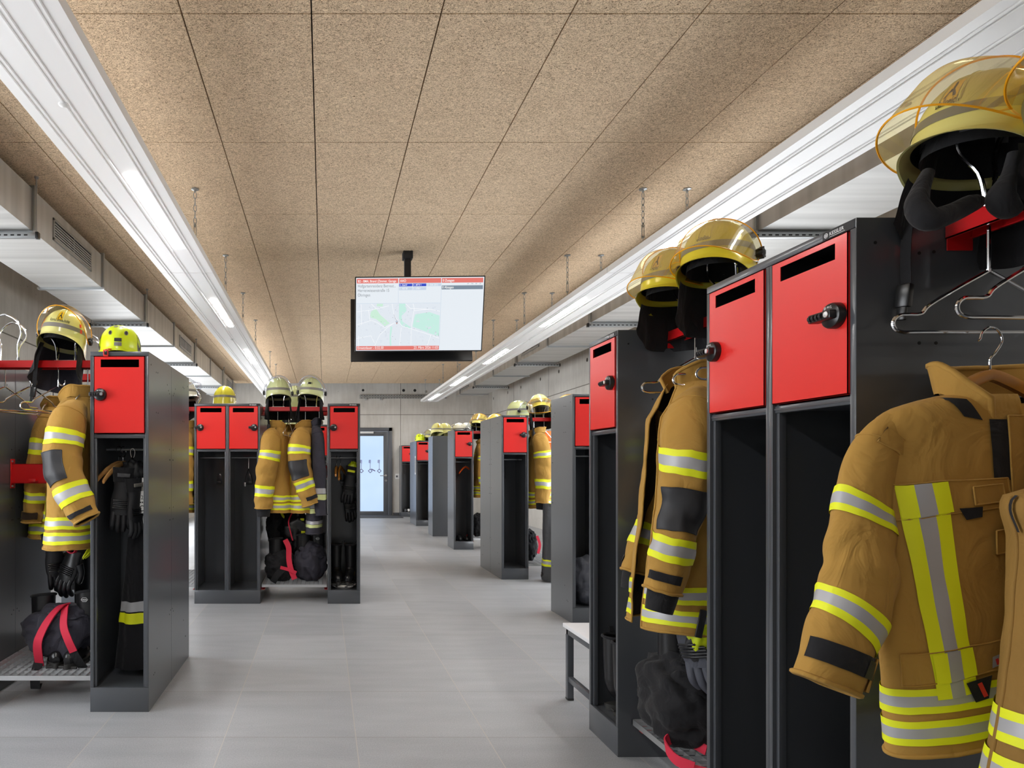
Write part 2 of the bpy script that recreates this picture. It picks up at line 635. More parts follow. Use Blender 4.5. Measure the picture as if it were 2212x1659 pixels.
TAN, TAN_DARK = (.46, .262, .06), (.30, .17, .045)
M = {
    'wool': wood_wool(),
    'tile': tile_floor(.61, .627, .148, 3.059),
    'concrete': concrete_mat(),
    'concrete_seam': plain('concrete_seam', (.17, .155, .13), .9),
    'plug': plain('concrete_plug', (.30, .275, .235), .8),
    'hole': plain('hole_shade_black', (.01, .01, .01), .8),  # black colour stands in for the shade inside openings
    'anthracite': plain('anthracite_powder_coat', (.074, .080, .090), .28, spec=.5, coat=.3, bump=.04, bscale=700, bdist=.0005),
    'red': plain('signal_red_lacquer', (.80, .022, .018), .33, coat=.2),
    'red_dark': plain('traffic_red_steel', (.62, .012, .014), .3, coat=.25),
    'black_plastic': plain('black_plastic', (.012, .012, .013), .28),
    'black_matt': plain('black_matt', (.015, .015, .017), .6),
    'chrome': plain('chrome_wire', (.82, .82, .83), .1, metal=1.0),
    'steel': plain('brushed_steel', (.6, .6, .61), .3, metal=1.0),
    'galv': galv_mat('galvanised_duct', (.51, .505, .485), .5),
    'zinc': plain('zinc_bracket', (.40, .42, .43), .4, metal=.8),
    'grate': plain('zinc_grating', (.62, .63, .64), .35, metal=.85, bump=.2, bscale=90, bdist=.001),
    'white': plain('white_sheet_metal', (.86, .855, .845), .38),
    'white_grey': plain('white_side_metal', (.74, .735, .72), .4),
    'strip': emit('led_strip', (1.0, .99, .975), STRIP_POWER),
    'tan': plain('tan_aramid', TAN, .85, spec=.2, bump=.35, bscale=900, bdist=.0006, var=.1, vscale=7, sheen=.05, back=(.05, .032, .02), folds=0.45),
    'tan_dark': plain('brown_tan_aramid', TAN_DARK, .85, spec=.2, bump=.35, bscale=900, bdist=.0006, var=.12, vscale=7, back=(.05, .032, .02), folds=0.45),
    'tan_in': plain('collar_lining', (.48, .27, .062), .85, spec=.2, bump=.3, bscale=700, bdist=.0006, var=.12),
    'yellow': plain('fluorescent_yellow_tape', (.90, .95, .012), .6, bump=.1, bscale=500),
    'silver': plain('retroreflective_silver', (.46, .46, .475), .42, metal=.1, var=.08, vscale=12),
    'pale_tape': plain('pale_lime_tape', (.66, .72, .30), .6),
    'black_cloth': plain('black_cloth', (.018, .018, .020), .85, spec=.2, bump=.3, bscale=500, sheen=.1, folds=0.5),
    'pad': plain('black_elbow_leather', (.022, .022, .025), .55, bump=.2, bscale=260),
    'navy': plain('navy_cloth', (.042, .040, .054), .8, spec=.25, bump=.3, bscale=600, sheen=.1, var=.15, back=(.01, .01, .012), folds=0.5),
    'grey_cloth': plain('grey_cloth', (.085, .087, .095), .7, bump=.3, bscale=500, var=.15, folds=0.5),
    'slate_bag': plain('slate_bag_cloth', (.075, .08, .10), .65, bump=.2, bscale=400, var=.15, folds=0.5),
    'pink_red': plain('raspberry_webbing', (.68, .022, .06), .75, bump=.3, bscale=500),
    'orange': plain('orange_cloth', (.85, .16, .015), .75),
    'orange_plastic': plain('orange_plastic', (.72, .10, .012), .4),
    'leather': plain('black_boot_leather', (.011, .011, .012), .3, bump=.25, bscale=120, bdist=.001),
    'rubber': plain('boot_rubber', (.03, .029, .027), .6, bump=.2, bscale=120),
    'glove': plain('black_glove', (.02, .02, .022), .5, bump=.3, bscale=350),
    'helmet': plain('luminous_helmet_shell', (.72, .69, .27), .24, coat=.4),
    'helmet_yellow': plain('yellow_helmet_shell', (.70, .62, .045), .24, coat=.4),
    'helmet_pale': plain('pale_green_helmet_shell', (.62, .66, .33), .24, coat=.4),
    'helmet_white': plain('ivory_helmet_shell', (.80, .77, .62), .24, coat=.4),
    'neon': plain('neon_helmet_shell', (.72, .86, .01), .3, coat=.3),
    'band': plain('grey_reflex_band', (.22, .205, .18), .5),
    'visor_amber': visor_mat('amber_visor', (1.0, .90, .58), .09),
    'visor_clear': visor_mat('clear_visor', (.80, .83, .88), .2),
    'visor_rim': plain('amber_visor_edge', (.95, .42, .01), .25),
    'visor_rim_clear': plain('clear_visor_edge', (.42, .45, .60), .25),
    'wood': plain('varnished_beech', (.52, .22, .035), .3, coat=.3, var=.2, vscale=14),
    'wood_pale': plain('pale_beech', (.62, .33, .11), .4, var=.15, vscale=20),
    'paper': plain('paper', (.75, .74, .72), .7),
    'white_top': plain('white_laminate', (.84, .84, .86), .35),
    'ink': plain('black_ink', (.01, .01, .01), .6),
    'white_ink': plain('white_ink', (.8, .8, .8), .5),
    'sticker': plain('yellow_sticker', (.85, .56, .01), .4),
    'door_grey': plain('door_grey_aluminium', (.085, .09, .10), .4),
    'mat': plain('entrance_mat', (.075, .08, .09), .95, bump=.5, bscale=250, bdist=.004),
    'skirting': plain('grey_skirting', (.085, .085, .09), .5),
    'logo_plum': plain('dark_plum_decal', (.10, .07, .20), .5),
    'tie': plain('red_decal', (.75, .04, .03), .5),
}
# ================================================================ the room
XL, XR, YN, YF, ZC = -3.38, 4.48, -3.6, 17.53, 3.44


def wall(name, a, b, seams=(), plugs=(), holes=()):
    mb = MB()
    mb.box(a, b, M['concrete'])
    for s in seams:
        mb.box(s[0], s[1], M['concrete_seam'])
    for c, ax, r, mt in list((p[0], p[1], .028, M['plug']) for p in plugs) + list((p[0], p[1], p[2], M['hole']) for p in holes):
        mx = T(*c) @ (R(90, 'Y') if ax == 'x' else R(90, 'X'))
        mb.lathe([(r * 1.25, -.002), (r * 1.25, .0015), (r, .0015), (r * .92, -.0005)], 20, M['concrete_seam'], mx)
        mb.lathe([(r * .92, -.002), (r * .92, .001)], 20, mt, mx)
    return struct(mb.build(name))


# floor
struct(MB().box((XL, YN, -.12), (XR, YF, 0), M['tile']).build('floor', angle=0))

# ceiling: separate boards with narrow shadow gaps, concrete slab above
mb = MB()
gx, gy, g = .625, 1.25, .0034
y = 3.169 - gy * 6
while y < 16.9:
    y1 = min(y + gy, 16.97)
    x = -.0606 - gx * 6
    while x < XR:
        a, b = max(x, XL + .02), min(x + gx, XR - .02)
        if b - a > .03:
            mb.box((a + g, y + g, ZC), (b - g, y1 - g, ZC + .035), M['wool'], .002)
        x += gx
    y += gy
mb.box((XL, YN, ZC + .04), (XR, 16.97, ZC + .06), M['hole'])
struct(mb.build('ceiling', angle=0))
struct(MB().box((XL - .2, YN - .2, 3.9), (XR + .2, YF + .2, 4.0), M['concrete']).build('ceiling_slab', angle=0))

# far wall with a doorway
DX0, DX1, DZ = .62, 1.81, 2.335
mb = MB()
mb.box((XL - .2, YF, 0), (DX0, YF + .25, 3.9), M['concrete'])
mb.box((DX1, YF, 0), (XR + .2, YF + .25, 3.9), M['concrete'])
mb.box((DX0, YF, DZ), (DX1, YF + .25, 3.9), M['concrete'])
for a, b in (((XL, 2.675), (XR, 2.69)),):
    mb.box((a[0], YF - .001, a[1]), (b[0], YF + .01, b[1]), M['concrete_seam'])
for sx, z0, z1 in ((2.035, 0, 3.9), (-1.2, 0, 3.9), (3.15, 0, 2.35)):
    mb.box((sx, YF - .001, z0), (sx + .012, YF + .01, z1), M['concrete_seam'])
for hx, hz, r in ((1.04, 3.335, .03), (2.12, 3.33, .034), (2.42, 3.33, .034), (-.44, 3.05, .03)):
    mx = T(hx, YF, hz) @ R(90, 'X')
    mb.lathe([(r * 1.2, -.002), (r * 1.2, .002), (r, .002), (r, -.001)], 20, M['concrete_seam'], mx)
    mb.lathe([(r, -.002), (r, .0015)], 20, M['hole'], mx)
for hx, hz in ((2.72, 3.3), (.5, 2.95), (3.55, 3.33)):
    mb.lathe([(.035, -.002), (.035, .002)], 20, M['plug'], T(hx, YF, hz) @ R(90, 'X'))
struct(mb.build('wall_far'))

seams = [((XL - .01, YN, 2.675), (XL + .001, YF, 2.69))]
plugs = []
for k in range(9):
    yy = -1.05 + 2.42 * k
    seams.append(((XL - .01, yy, 0), (XL + .001, yy + .012, 3.9)))
    for z in (.55, 1.9, 2.42, 3.2):
        for d in (.5, 1.85):
            plugs.append(((XL, yy + d, z), 'x'))
wall('wall_left', (XL - .25, YN - .2, 0), (XL, YF + .2, 3.9), seams, plugs)
seams = [((XR - .001, YN, 2.675), (XR + .01, YF, 2.69))]
plugs = []
for k in range(9):
    yy = -1.4 + 2.42 * k
    seams.append(((XR - .001, yy, 0), (XR + .01, yy + .012, 3.9)))
    for z in (.55, 1.9, 2.42, 3.1):
        for d in (.5, 1.85):
            plugs.append(((XR, yy + d, z), 'x'))
wall('wall_right', (XR, YN - .2, 0), (XR + .25, YF + .2, 3.9), seams, plugs)

# near wall behind the viewpoint, with an added band of glowing panes as fill light
WX0, WX1, WZ0, WZ1 = XL + .5, XR - .5, .9, 2.9
mb = MB()
mb.box((XL - .2, YN - .25, 0), (XR + .2, YN, WZ0), M['concrete'])
mb.box((XL - .2, YN - .25, WZ1), (XR + .2, YN, 3.9), M['concrete'])
mb.box((XL - .2, YN - .25, WZ0), (WX0, YN, WZ1), M['concrete'])
mb.box((WX1, YN - .25, WZ0), (XR + .2, YN, WZ1), M['concrete'])
struct(mb.build('wall_near'))
mb = MB()
for k in range(6):
    x = WX0 + (WX1 - WX0) * k / 5
    mb.box((x - .035, YN - .12, WZ0), (x + .035, YN - .05, WZ1), M['door_grey'], .004)
for z in (WZ0 + .03, WZ1 - .03):
    mb.box((WX0, YN - .12, z - .03), (WX1, YN - .05, z + .03), M['door_grey'], .004)
w = struct(mb.build('fill_window_1'))
M['fill_glow'] = emit('fill_light_pane', (.93, .96, 1.0), FILL_POWER)  # emission of the made-up panes that brighten the room
M['fill_glow_dim'] = emit('dim_fill_light_pane', (.93, .96, 1.0), .5)
MB().box((WX0, YN - .095, WZ0), (WX1, YN - .085, WZ1), M['fill_glow_dim']).build('glow_pane', w)

# made-up glowing windows in unseen stretches of the side walls, for fill light
def side_fill_window(name, x, s, y0, y1, z0, z1, n):
    """s = direction from the wall into the room"""
    mb = MB()
    for k in range(n + 1):
        y = y0 + (y1 - y0) * k / n
        mb.box((x - s * .02, y - .035, z0), (x + s * .03, y + .035, z1), M['door_grey'], .004)
    for z in (z0, z1):
        mb.box((x - s * .02, y0 - .035, z - .035), (x + s * .03, y1 + .035, z + .035), M['door_grey'], .004)
    w = struct(mb.build(name))
    MB().box((x + s * .002, y0, z0), (x + s * .008, y1, z1), M['fill_glow']).build('glow_pane', w)
    MB().box((x, y0 - .08, z0 - .07), (x + s * .16, y1 + .08, z0 - .035), M['white_grey'], .004).build('fill_sill', w)


side_fill_window('fill_window_2', XL, 1, 1.25, 3.25, .45, 2.7, 2)
side_fill_window('fill_window_3', XL, 1, 4.55, 5.95, .45, 2.7, 1)
side_fill_window('fill_window_4', XR, -1, 4.45, 8.3, .35, 2.0, 4)
side_fill_window('fill_window_5', XL, 1, 9.9, 16.1, .45, 2.6, 6)

# skirting along the far wall
mb = MB()
mb.box((DX1 + .03, YF - .012, 0), (2.0, YF, .075), M['skirting'], .002)
struct(mb.build('baseboard_far'))

# ---------------------------------------------------------------- the glazed door
door = bpy.data.objects.new('door_1', None)
COL.objects.link(door)
door.location = ((DX0 + DX1) / 2, YF, 0)
struct(door)
dm = T(-(DX0 + DX1) / 2, -YF, 0)
G = M['door_grey']
mb = MB()
mb.box((DX0 - .02, YF - .05, 0), (DX0 + .07, YF + .1, DZ), G, .004, dm)
mb.box((DX1 - .09, YF - .05, 0), (DX1, YF + .1, DZ), G, .004, dm)
mb.box((DX0, YF - .05, DZ - .09), (DX1, YF + .1, DZ), G, .004, dm)
mb.build('door_frame', door)
mb = MB()
l0, l1, b0, b1 = DX0 + .075, DX1 - .1, .012, DZ - .1
mb.box((l0, YF - .035, b0), (l0 + .13, YF + .03, b1), G, .004, dm)
mb.box((l1 - .13, YF - .035, b0), (l1, YF + .03, b1), G, .004, dm)
mb.box((l0 + .125, YF - .035, b0), (l1 - .125, YF + .03, b0 + .10), G, .004, dm)
mb.box((l0 + .125, YF - .035, b1 - .12), (l1 - .125, YF + .03, b1), G, .004, dm)
leaf = mb.build('door_leaf', door)
m, nt, N, L, B = new_mat('frosted_daylit_glass')
tc = N.new('ShaderNodeTexCoord')
nz = N.new('ShaderNodeTexNoise')
nz.inputs['Scale'].default_value = .9
L.new(tc.outputs['Object'], nz.inputs['Vector'])
L.new(ramp(N, L, nz.outputs['Fac'], ((.3, (.44, .60, .90)), (.7, (.56, .71, .93)))), B.inputs['Emission Color'])
B.inputs['Base Color'].default_value = (.06, .07, .08, 1)
B.inputs['Roughness'].default_value = .35
B.inputs['Emission Strength'].default_value = GLASS_POWER
M['frost'] = m
glass = MB().box((l0 + .12, YF - .005, b0 + .09), (l1 - .12, YF + .005, b1 - .11), M['frost'], 0, dm).build('glass', leaf)
mb = MB()
for kx in (.985, 1.22, 1.46):
    mb.box((kx - .028, YF - .0075, 1.395), (kx + .028, YF - .0055, 1.475), M['logo_plum'], 0, dm)
    for zz in (1.415, 1.45):
        mb.box((kx - .018, YF - .0085, zz - .009), (kx + .03, YF - .0056, zz + .006), M['frost'], 0, dm)
    mb.box((kx + .006, YF - .0075, 1.22), (kx + .016, YF - .0055, 1.40), M['logo_plum'], 0, dm)
    for q in range(4):
        mb.box((-.038, -.001, -.008), (.038, .001, .008), M['logo_plum'], 0, dm @ T(kx + .011, YF - .0065, 1.185) @ R(45 + 90 * q, 'Y') @ T(0, 0, .036))
mb.box((-.06, -.001, -.012), (.06, .001, .012), M['logo_plum'], 0, dm @ T(1.31, YF - .0065, 1.21) @ R(28, 'Y'))
mb.build('key_decal', glass)
mb = MB()
hx = l1 - .065
mb.lathe([(.028, 0), (.028, .008), (.012, .012), (.012, .05)], 20, M['steel'], dm @ T(hx, YF - .035, 1.06) @ R(90, 'X'))
mb.tube([(hx, YF - .085, 1.06), (hx - .06, YF - .088, 1.06), (hx - .16, YF - .085, 1.058)], .011, M['steel'], 10, M=dm)
mb.lathe([(.028, 0), (.028, .008)], 20, M['steel'], dm @ T(hx, YF - .035, .93) @ R(90, 'X'))
mb.box((hx - .006, YF - .05, .915), (hx + .006, YF - .04, .95), M['black_plastic'], .002, dm)
mb.build('door_handle', door)
MB().box((l0 + .1, YF - .075, b1 - .055), (l0 + .62, YF - .036, b1 - .005), M['white_grey'], .006, dm).build('door_closer', door)

tag(MB().box((.55, YF - .98, .001), (2.0, YF - .06, .014), M['mat'], .004).build('door_mat'), 'dark grey entrance mat on the floor before the glazed door', 'mat')

sw = thing('switch_panel', 'pale double switch plate on the concrete wall beside the glazed door', 'light switch', (1.97, YF, 1.04))
MB().box((-.07, -.011, -.07), (.07, 0, .07), M['white_grey'], .004).build('plate', sw)
MB().box((-.055, -.016, -.025), (-.008, -.01, .025), M['door_grey'], .003).build('rocker', sw)

# steel strut channel bolted to the far wall
tray = thing('cable_channel', 'perforated galvanised strut channel across the far concrete wall', 'cable tray', (2.1, YF, 3.16))
mb = MB()
mb.box((-1.15, -.05, .02), (1.15, 0, .045), M['zinc'])
mb.box((-1.15, -.05, -.045), (1.15, 0, -.02), M['zinc'])
mb.box((-1.15, -.012, -.045), (1.15, 0, .045), M['zinc'])
for k in range(32):
    x = -1.12 + k * .072
    mb.box((x, -.052, -.02), (x + .028, -.045, .02), M['zinc'])
    mb.box((x + .006, -.0525, .026), (x + .04, -.05, .037), M['hole'])
    mb.box((x + .006, -.0525, -.037), (x + .04, -.05, -.026), M['hole'])
mb.build('channel', tray)
for x in (-.98, -.58, .9):
    MB().box((x - .03, -.045, -.09), (x + .03, -.005, -.045), M['zinc'], .004).build('wall_bracket', tray)

# ---------------------------------------------------------------- long white luminaires
def luminaire(label, x0, side):
    """x0 = left edge, side = +1 when the strip lies towards +x"""
    W, Zb = .445, 2.94
    t = thing('linear_luminaire', label, 'light', (x0 + W / 2, 8.3, Zb), group='suspended luminaire runs')
    prof_f = (.185, .52, .85)
    pts = [(-W / 2, .052), (-W / 2, .0)]
    xs = []
    for f in prof_f:
        xc = (W / 2 - f * W) * side
        xs += [xc]
    for xc in sorted(xs):
        for d in (-.016, .010):
            pts += [(xc + d, 0), (xc + d + .002, -.006), (xc + d + .006, -.006), (xc + d + .009, 0)]
    pts += [(W / 2, 0), (W / 2, .052)]
    pts2 = pts + [(W / 2 - .012, .056), (-W / 2 + .012, .056)]
    for (y0, y1) in ((-3.4, .18), (.182, 5.688), (5.69, 11.198), (11.2, 16.67)):
        mb = MB()
        mb.prism([(a, -b) for a, b in pts2], y0 - 8.3, y1 - 8.3 - .005, M['white'], Matrix(((1, 0, 0, 0), (0, 0, 1, 0), (0, -1, 0, 0), (0, 0, 0, 1))))
        mb.build('housing', t, angle=25, normals=True)
    sx = (W / 2 - .335 * W) * side
    for k in range(-2, 5):
        y0 = 3.775 + 2.79 * k
        MB().box((sx - .027, y0 - 8.3, -.0035), (sx + .027, y0 + 1.27 - 8.3, .001), M['strip']).build('light_strip', t)
    for y in (3.05, 8.6, 14.15):
        mb = MB()
        mb.lathe([(.022, 0), (.022, -.006), (.014, -.012), (.0, -.015)], 16, M['white_grey'], T(sx - .1 * side, y - 8.3, 0))
        mb.build('motion_sensor', t)
    ys = [.95 + 1.4, 5.15, 6.75, 8.2, 9.7, 10.7, 12.3, 13.8, 16.2]
    for y in (2.35, 5.15, 6.75, 8.2, 9.7, 12.3, 13.8, 16.2):
        for xx in (-W / 2 + .05, W / 2 - .05):
            mb = MB()
            z0, z1 = .05, ZC - Zb - .0013
            mb.lathe([(.03, 0), (.03, -.006), (.008, -.012), (.008, -.025)], 12, M['zinc'], T(xx, y - 8.3, z1))
            z = z1 - .022
            k = 0
            while z > z0 + .19:          # oval links, every second one turned
                h = .058
                lk = [(.011 * math.cos(a), 0, h / 2 * math.sin(a) * (1 if abs(math.sin(a)) < .9 else 1)) for a in [2 * PI * i / 12 for i in range(12)]]
                mb.tube(lk, .003, M['zinc'], 5, closed=True, M=T(xx, y - 8.3, z - h / 2) @ R(90 * (k % 2) + 20, 'Z'))
                z -= h - .008
                k += 1
            # turnbuckle
            for s in (-.008, .008):
                mb.box((xx + s - .002, y - 8.3 - .004, z - .11), (xx + s + .002, y - 8.3 + .004, z - .01), M['zinc'])
            mb.box((xx - .01, y - 8.3 - .005, z - .022), (xx + .01, y - 8.3 + .005, z - .008), M['zinc'])
            mb.box((xx - .01, y - 8.3 - .005, z - .112), (xx + .01, y - 8.3 + .005, z - .098), M['zinc'])
            mb.tube([(xx, y - 8.3, z + .01), (xx, y - 8.3, z - .03)], .003, M['zinc'], 6)
            mb.tube([(xx, y - 8.3, z - .1), (xx, y - 8.3, z0 - .02)], .003, M['zinc'], 6)
            mb.build('suspension_chain', t)
    return t


luminaire('long white luminaire run hanging on chains above the left locker rows', -1.405, +1)
luminaire('long white luminaire run hanging on chains above the right locker rows', 2.447, -1)

# ---------------------------------------------------------------- ventilation ducts
def duct(label, xa, xb, inner):
    z0, z1, ya, yb = 3.04, 3.36, -3.3, 16.3
    xc = (xa + xb) / 2
    t = thing('ventilation_duct', label, 'duct', (xc, 6.5, z0))
    o = T(-xc, -6.5, -z0)
    mb = MB()
    xi = xb if inner > 0 else xa
    vs = [(xa, ya, z0), (xb, ya, z0), (xb, yb, z0), (xa, yb, z0), (xa, ya, z1), (xb, ya, z1), (xb, yb, z1), (xa, yb, z1)]
    fs = [(3, 2, 1, 0), (4, 5, 6, 7), (0, 1, 5, 4), (1, 2, 6, 5), (2, 3, 7, 6), (3, 0, 4, 7)]
    mb.add(vs, fs, M['galv'], o, [M['galv']] * 6)
    mb.build('duct_shell', t, angle=0)
    k = 0
    y = 4.97 - 1.545 * 5
    while y < 16.3:
        mb = MB()
        e = .022
        for (a, b) in (((xa - e, z0 - e), (xb + e, z0)), ((xa - e, z0), (xa, z1 + e)), ((xb, z0), (xb + e, z1 + e)), ((xa, z1), (xb, z1 + e))):
            mb.box((a[0], y - .018, a[1]), (b[0], y + .018, b[1]), M['zinc'], 0, o)
        for xx in (xa - e, xb + e):
            mb.lathe([(.012, -.006), (.012, .006)], 6, M['steel'], o @ T(xx, y - .02, z0 - .01) @ R(90, 'X'))
        mb.build('flange', t)
        if k % 2 == 1:
            mb = MB()
            mb.box((xa - .06, y - .05, z0 - .062), (xb + .06, y - .012, z0 - .022), M['zinc'], .003, o)
            for q in range(int((xb - xa + .1) / .05)):
                mb.box((xa - .045 + q * .05, y - .051, z0 - .048), (xa - .018 + q * .05, y - .049, z0 - .038), M['hole'], 0, o)
            for xx in (xa - .05, xb + .05):
                mb.box((xx - .012, y - .052, z0 - .066), (xx + .012, y - .01, z0 - .018), M['black_plastic'], .003, o)
            mb.build('support_rail', t)
            for xx in (xa - .04, xb + .04):
                mb = MB()
                mb.tube([(xx, y - .03, z0 - .07), (xx, y - .03, ZC)], .006, M['zinc'], 8, M=o)
                mb.lathe([(.016, 0), (.016, -.012)], 12, M['zinc'], o @ T(xx, y - .03, ZC))
                mb.build('threaded_rod', t)
        y += 1.545
        k += 1
    for y0 in (.68, 5.33, 10.0, 14.85):
        s = inner
        mb = MB()
        za, zb, L_ = 3.105, 3.285, .87
        for (ya_, yb_, zc, zd) in ((y0, y0 + L_, za, za + .022), (y0, y0 + L_, zb - .022, zb), (y0, y0 + .022, za, zb), (y0 + L_ - .022, y0 + L_, za, zb)):
            mb.box((xi, ya_, zc), (xi + s * .012, yb_, zd), M['zinc'], .002, o)
        mb.box((xi, y0 + .02, za + .02), (xi + s * .002, y0 + L_ - .02, zb - .02), M['hole'], 0, o)  # black sheet painted as the unlit duct interior
        mb.box((xi, y0 + L_ / 2 - .006, za + .02), (xi + s * .011, y0 + L_ / 2 + .006, zb - .02), M['zinc'], 0, o)
        for q in range(6):
            zz = za + .036 + q * .0215
            mb.box((0, y0 + .022, -.006), (s * .014, y0 + L_ - .022, .003), M['galv'], 0, o @ T(xi, 0, zz) @ R(25 * s, 'Y'))
        mb.build('vent_grille', t)
    return t


duct('rectangular galvanised duct with slotted grilles along the left wall', -2.8, -2.2, +1)
duct('rectangular galvanised duct along the right wall, mostly behind the luminaire', 3.27, 3.93, -1)

# ---------------------------------------------------------------- back to back screens on a ceiling pole
def monitor(label, loc, rot, screen):
    t = thing('tv_monitor', label, 'tv', loc, rot=rot)
    W, H = 1.245, .712
    mb = MB()
    mb.box((-W / 2, 0, -H / 2), (W / 2, .028, H / 2), M['black_plastic'], .004)
    mb.box((-W * .3, .028, -H * .34), (W * .3, .065, H * .22), M['black_plastic'], .008)
    mb.build('casing', t)
    mb = MB()
    e = .011
    w, h = W - 2 * e, H - 2 * e
    if not screen:
        mb.box((-w / 2, -.002, -h / 2), (w / 2, .001, h / 2), M['black_plastic'])
        mb.build('screen', t)
        return t
    x0, zt = -w / 2, h / 2

    def rect(u0, v0, u1, v1, mat, d=.0030):
        mb.add([(x0 + u0 * w, -d, zt - v1 * h), (x0 + u1 * w, -d, zt - v1 * h), (x0 + u1 * w, -d, zt - v0 * h), (x0 + u0 * w, -d, zt - v0 * h)], [(0, 1, 2, 3)], mat)

    def line(p, q, wd, mat, d=.0034):
        a = Vector((x0 + p[0] * w, -d, zt - p[1] * h))
        b = Vector((x0 + q[0] * w, -d, zt - q[1] * h))
        n = (b - a).cross(Vector((0, 1, 0))).normalized() * wd / 2
        mb.add([a - n, b - n, b + n, a + n], [(0, 1, 2, 3)], mat)

    def tx(s, u, v, size, mat, bold=0.0, align='LEFT'):
        mb.text(s, size, mat, T(x0 + u * w, -.0042, zt - v * h) @ FRONT @ Matrix.Scale(.80, 4, (1, 0, 0)), align, bold=bold)
    c = {k: emit('screen_' + k, col, p * .86) for k, col, p in (
        ('white', (.87, .93, .99), .92), ('red', (.86, .20, .17), .9), ('blue', (.03, .07, .62), .9), ('slate', (.19, .25, .32), 1.0), ('pale', (.60, .70, .84), .95),
        ('grey', (.30, .33, .37), .8), ('letter', (1, 1, 1), 1.0), ('map', (.80, .86, .93), .95), ('park', (.62, .93, .84), .92), ('meadow', (.66, .93, .76), .92),
        ('road', (.95, .97, 1), 1.0), ('block', (.75, .81, .89), .95), ('rule', (.55, .68, .85), .9), ('pin', (.55, .15, .1), .8))}
    mb.box((-w / 2, -.002, -h / 2), (w / 2, .001, h / 2), c['white'])
    rect(.005, .012, .330, .075, c['red'])
    rect(.337, .012, .665, .075, c['red'])
    rect(.671, .012, .992, .075, c['red'])
    tx('B2 - BMA, Brand (Zimmer, Garage', .014, .062, .0325, c['letter'], .008)
    tx('AAO', .345, .060, .033, c['letter'], .008)
    tx('0 Zusagen', .678, .060, .033, c['letter'], .008)
    tx('Hofgartenresidenz Betreut...', .012, .130, .040, c['grey'])
    tx('Herrenwiesenstraße 15', .012, .190, .040, c['grey'])
    tx('Öhringen', .012, .252, .040, c['grey'])
    rect(.337, .082, .440, .120, c['blue'])
    rect(.444, .082, .550, .120, c['blue'])
    rect(.554, .082, .665, .120, c['pale'])
    rect(.337, .130, .440, .170, c['pale'])
    rect(.444, .130, .550, .170, c['pale'])
    for s, u, v in (('4 - KdoW', .341, .112), ('4 - MTW 1', .448, .112), ('2 - DLK 23/12', .558, .112), ('2 - HLF 20', .341, .160), ('2 - LF20-1', .448, .160)):
        tx(s, u, v, .022, c['letter'], .012)
    for s, u in (('AT', .868), ('MA', .900), ('GF', .932), ('ZF', .964)):
        tx(s, u, .098, .017, c['slate'])
    rect(.671, .112, .992, .165, c['slate'])
    tx('0 Absagen', .675, .152, .033, c['letter'], .008)
    line((.333, .08), (.333, .345), .002, c['rule'])
    line((.668, .01), (.668, .99), .0022, c['rule'])
    line((.004, .347), (.666, .347), .002, c['rule'])
    rect(.005, .350, .664, .935, c['map'])

    def poly(pts, mat, d=.0032):
        mb.add([(x0 + u * w, -d, zt - v * h) for u, v in pts], [tuple(range(len(pts) - 1, -1, -1))], mat)
    poly([(.34, .352), (.39, .352), (.40, .45), (.36, .52), (.37, .60), (.44, .68), (.43, .70), (.36, .65), (.34, .55)], c['park'])
    poly([(.47, .50), (.58, .47), (.662, .52), (.662, .80), (.60, .77), (.50, .70), (.45, .67), (.46, .56)], c['park'])
    poly([(.12, .45), (.16, .42), (.19, .50), (.27, .62), (.23, .66), (.16, .56), (.11, .54)], c['meadow'])
    poly([(.165, .352), (.215, .352), (.21, .39), (.165, .385)], c['meadow'])
    poly([(.275, .66), (.29, .67), (.28, .80), (.285, .93), (.272, .93), (.268, .8)], c['park'])
    random.seed(4)
    for k in range(150):
        u, v = random.uniform(.01, .63), random.uniform(.36, .91)
        s = random.uniform(.004, .013)
        rect(u, v, min(.66, u + s), v + s * random.uniform(1, 2.4), c['block'], .00325)
    for pts in ([(.005, .64), (.12, .58), (.16, .60), (.23, .68), (.30, .62), (.335, .60), (.37, .66), (.44, .70), (.55, .76), (.664, .83)],
                [(.30, .62), (.25, .68), (.19, .78), (.15, .93)], [(.285, .352), (.30, .50), (.335, .60)], [(.44, .70), (.45, .55), (.46, .42), (.45, .352)],
                [(.005, .46), (.10, .44), (.165, .42), (.26, .38)], [(.16, .42), (.12, .352)], [(.36, .68), (.35, .93)], [(.44, .70), (.44, .93)], [(.60, .78), (.57, .93)], [(.005, .83), (.12, .79), (.15, .90)],
                [(.46, .45), (.58, .43), (.664, .46)], [(.04, .36), (.045, .64)], [(.10, .44), (.11, .58)], [(.39, .352), (.43, .42), (.58, .43)], [(.02, .79), (.02, .93)]):
        for a, b in zip(pts, pts[1:]):
            line(a, b, .0042, c['road'])
    for k in range(26):
        u, v = random.uniform(.02, .64), random.uniform(.37, .91)
        rect(u, v, u + .004, v + .006, c['grey'], .0036)
    for a, b in zip([(.30, .50), (.315, .56)], [(.315, .56), (.33, .60)]):
        line(a, b, .0022, c['grey'], .0036)
    for a, b in zip([(.63, .745), (.64, .80), (.66, .805)], [(.64, .745), (.63, .79), (.655, .76)]):
        line(a, b, .0022, c['grey'], .0036)
    poly([(.325 + .009 * math.cos(a), .600 + .016 * math.sin(a)) for a in [2 * PI * i / 14 for i in range(14)]], c['grey'], .0038)
    poly([(.325 + .006 * math.cos(a), .598 + .011 * math.sin(a)) for a in [2 * PI * i / 14 for i in range(14)]], c['pale'], .0040)
    poly([(.320, .612), (.330, .612), (.325, .638)], c['pin'], .0039)
    rect(.005, .935, .664, .99, c['red'], .0035)
    tx('Einsatzdauer - 0:32:30', .012, .976, .036, c['letter'])
    tx('23. März 2026 11:03', .658, .976, .036, c['letter'], align='RIGHT')
    mb.build('screen', t, angle=0)
    return t


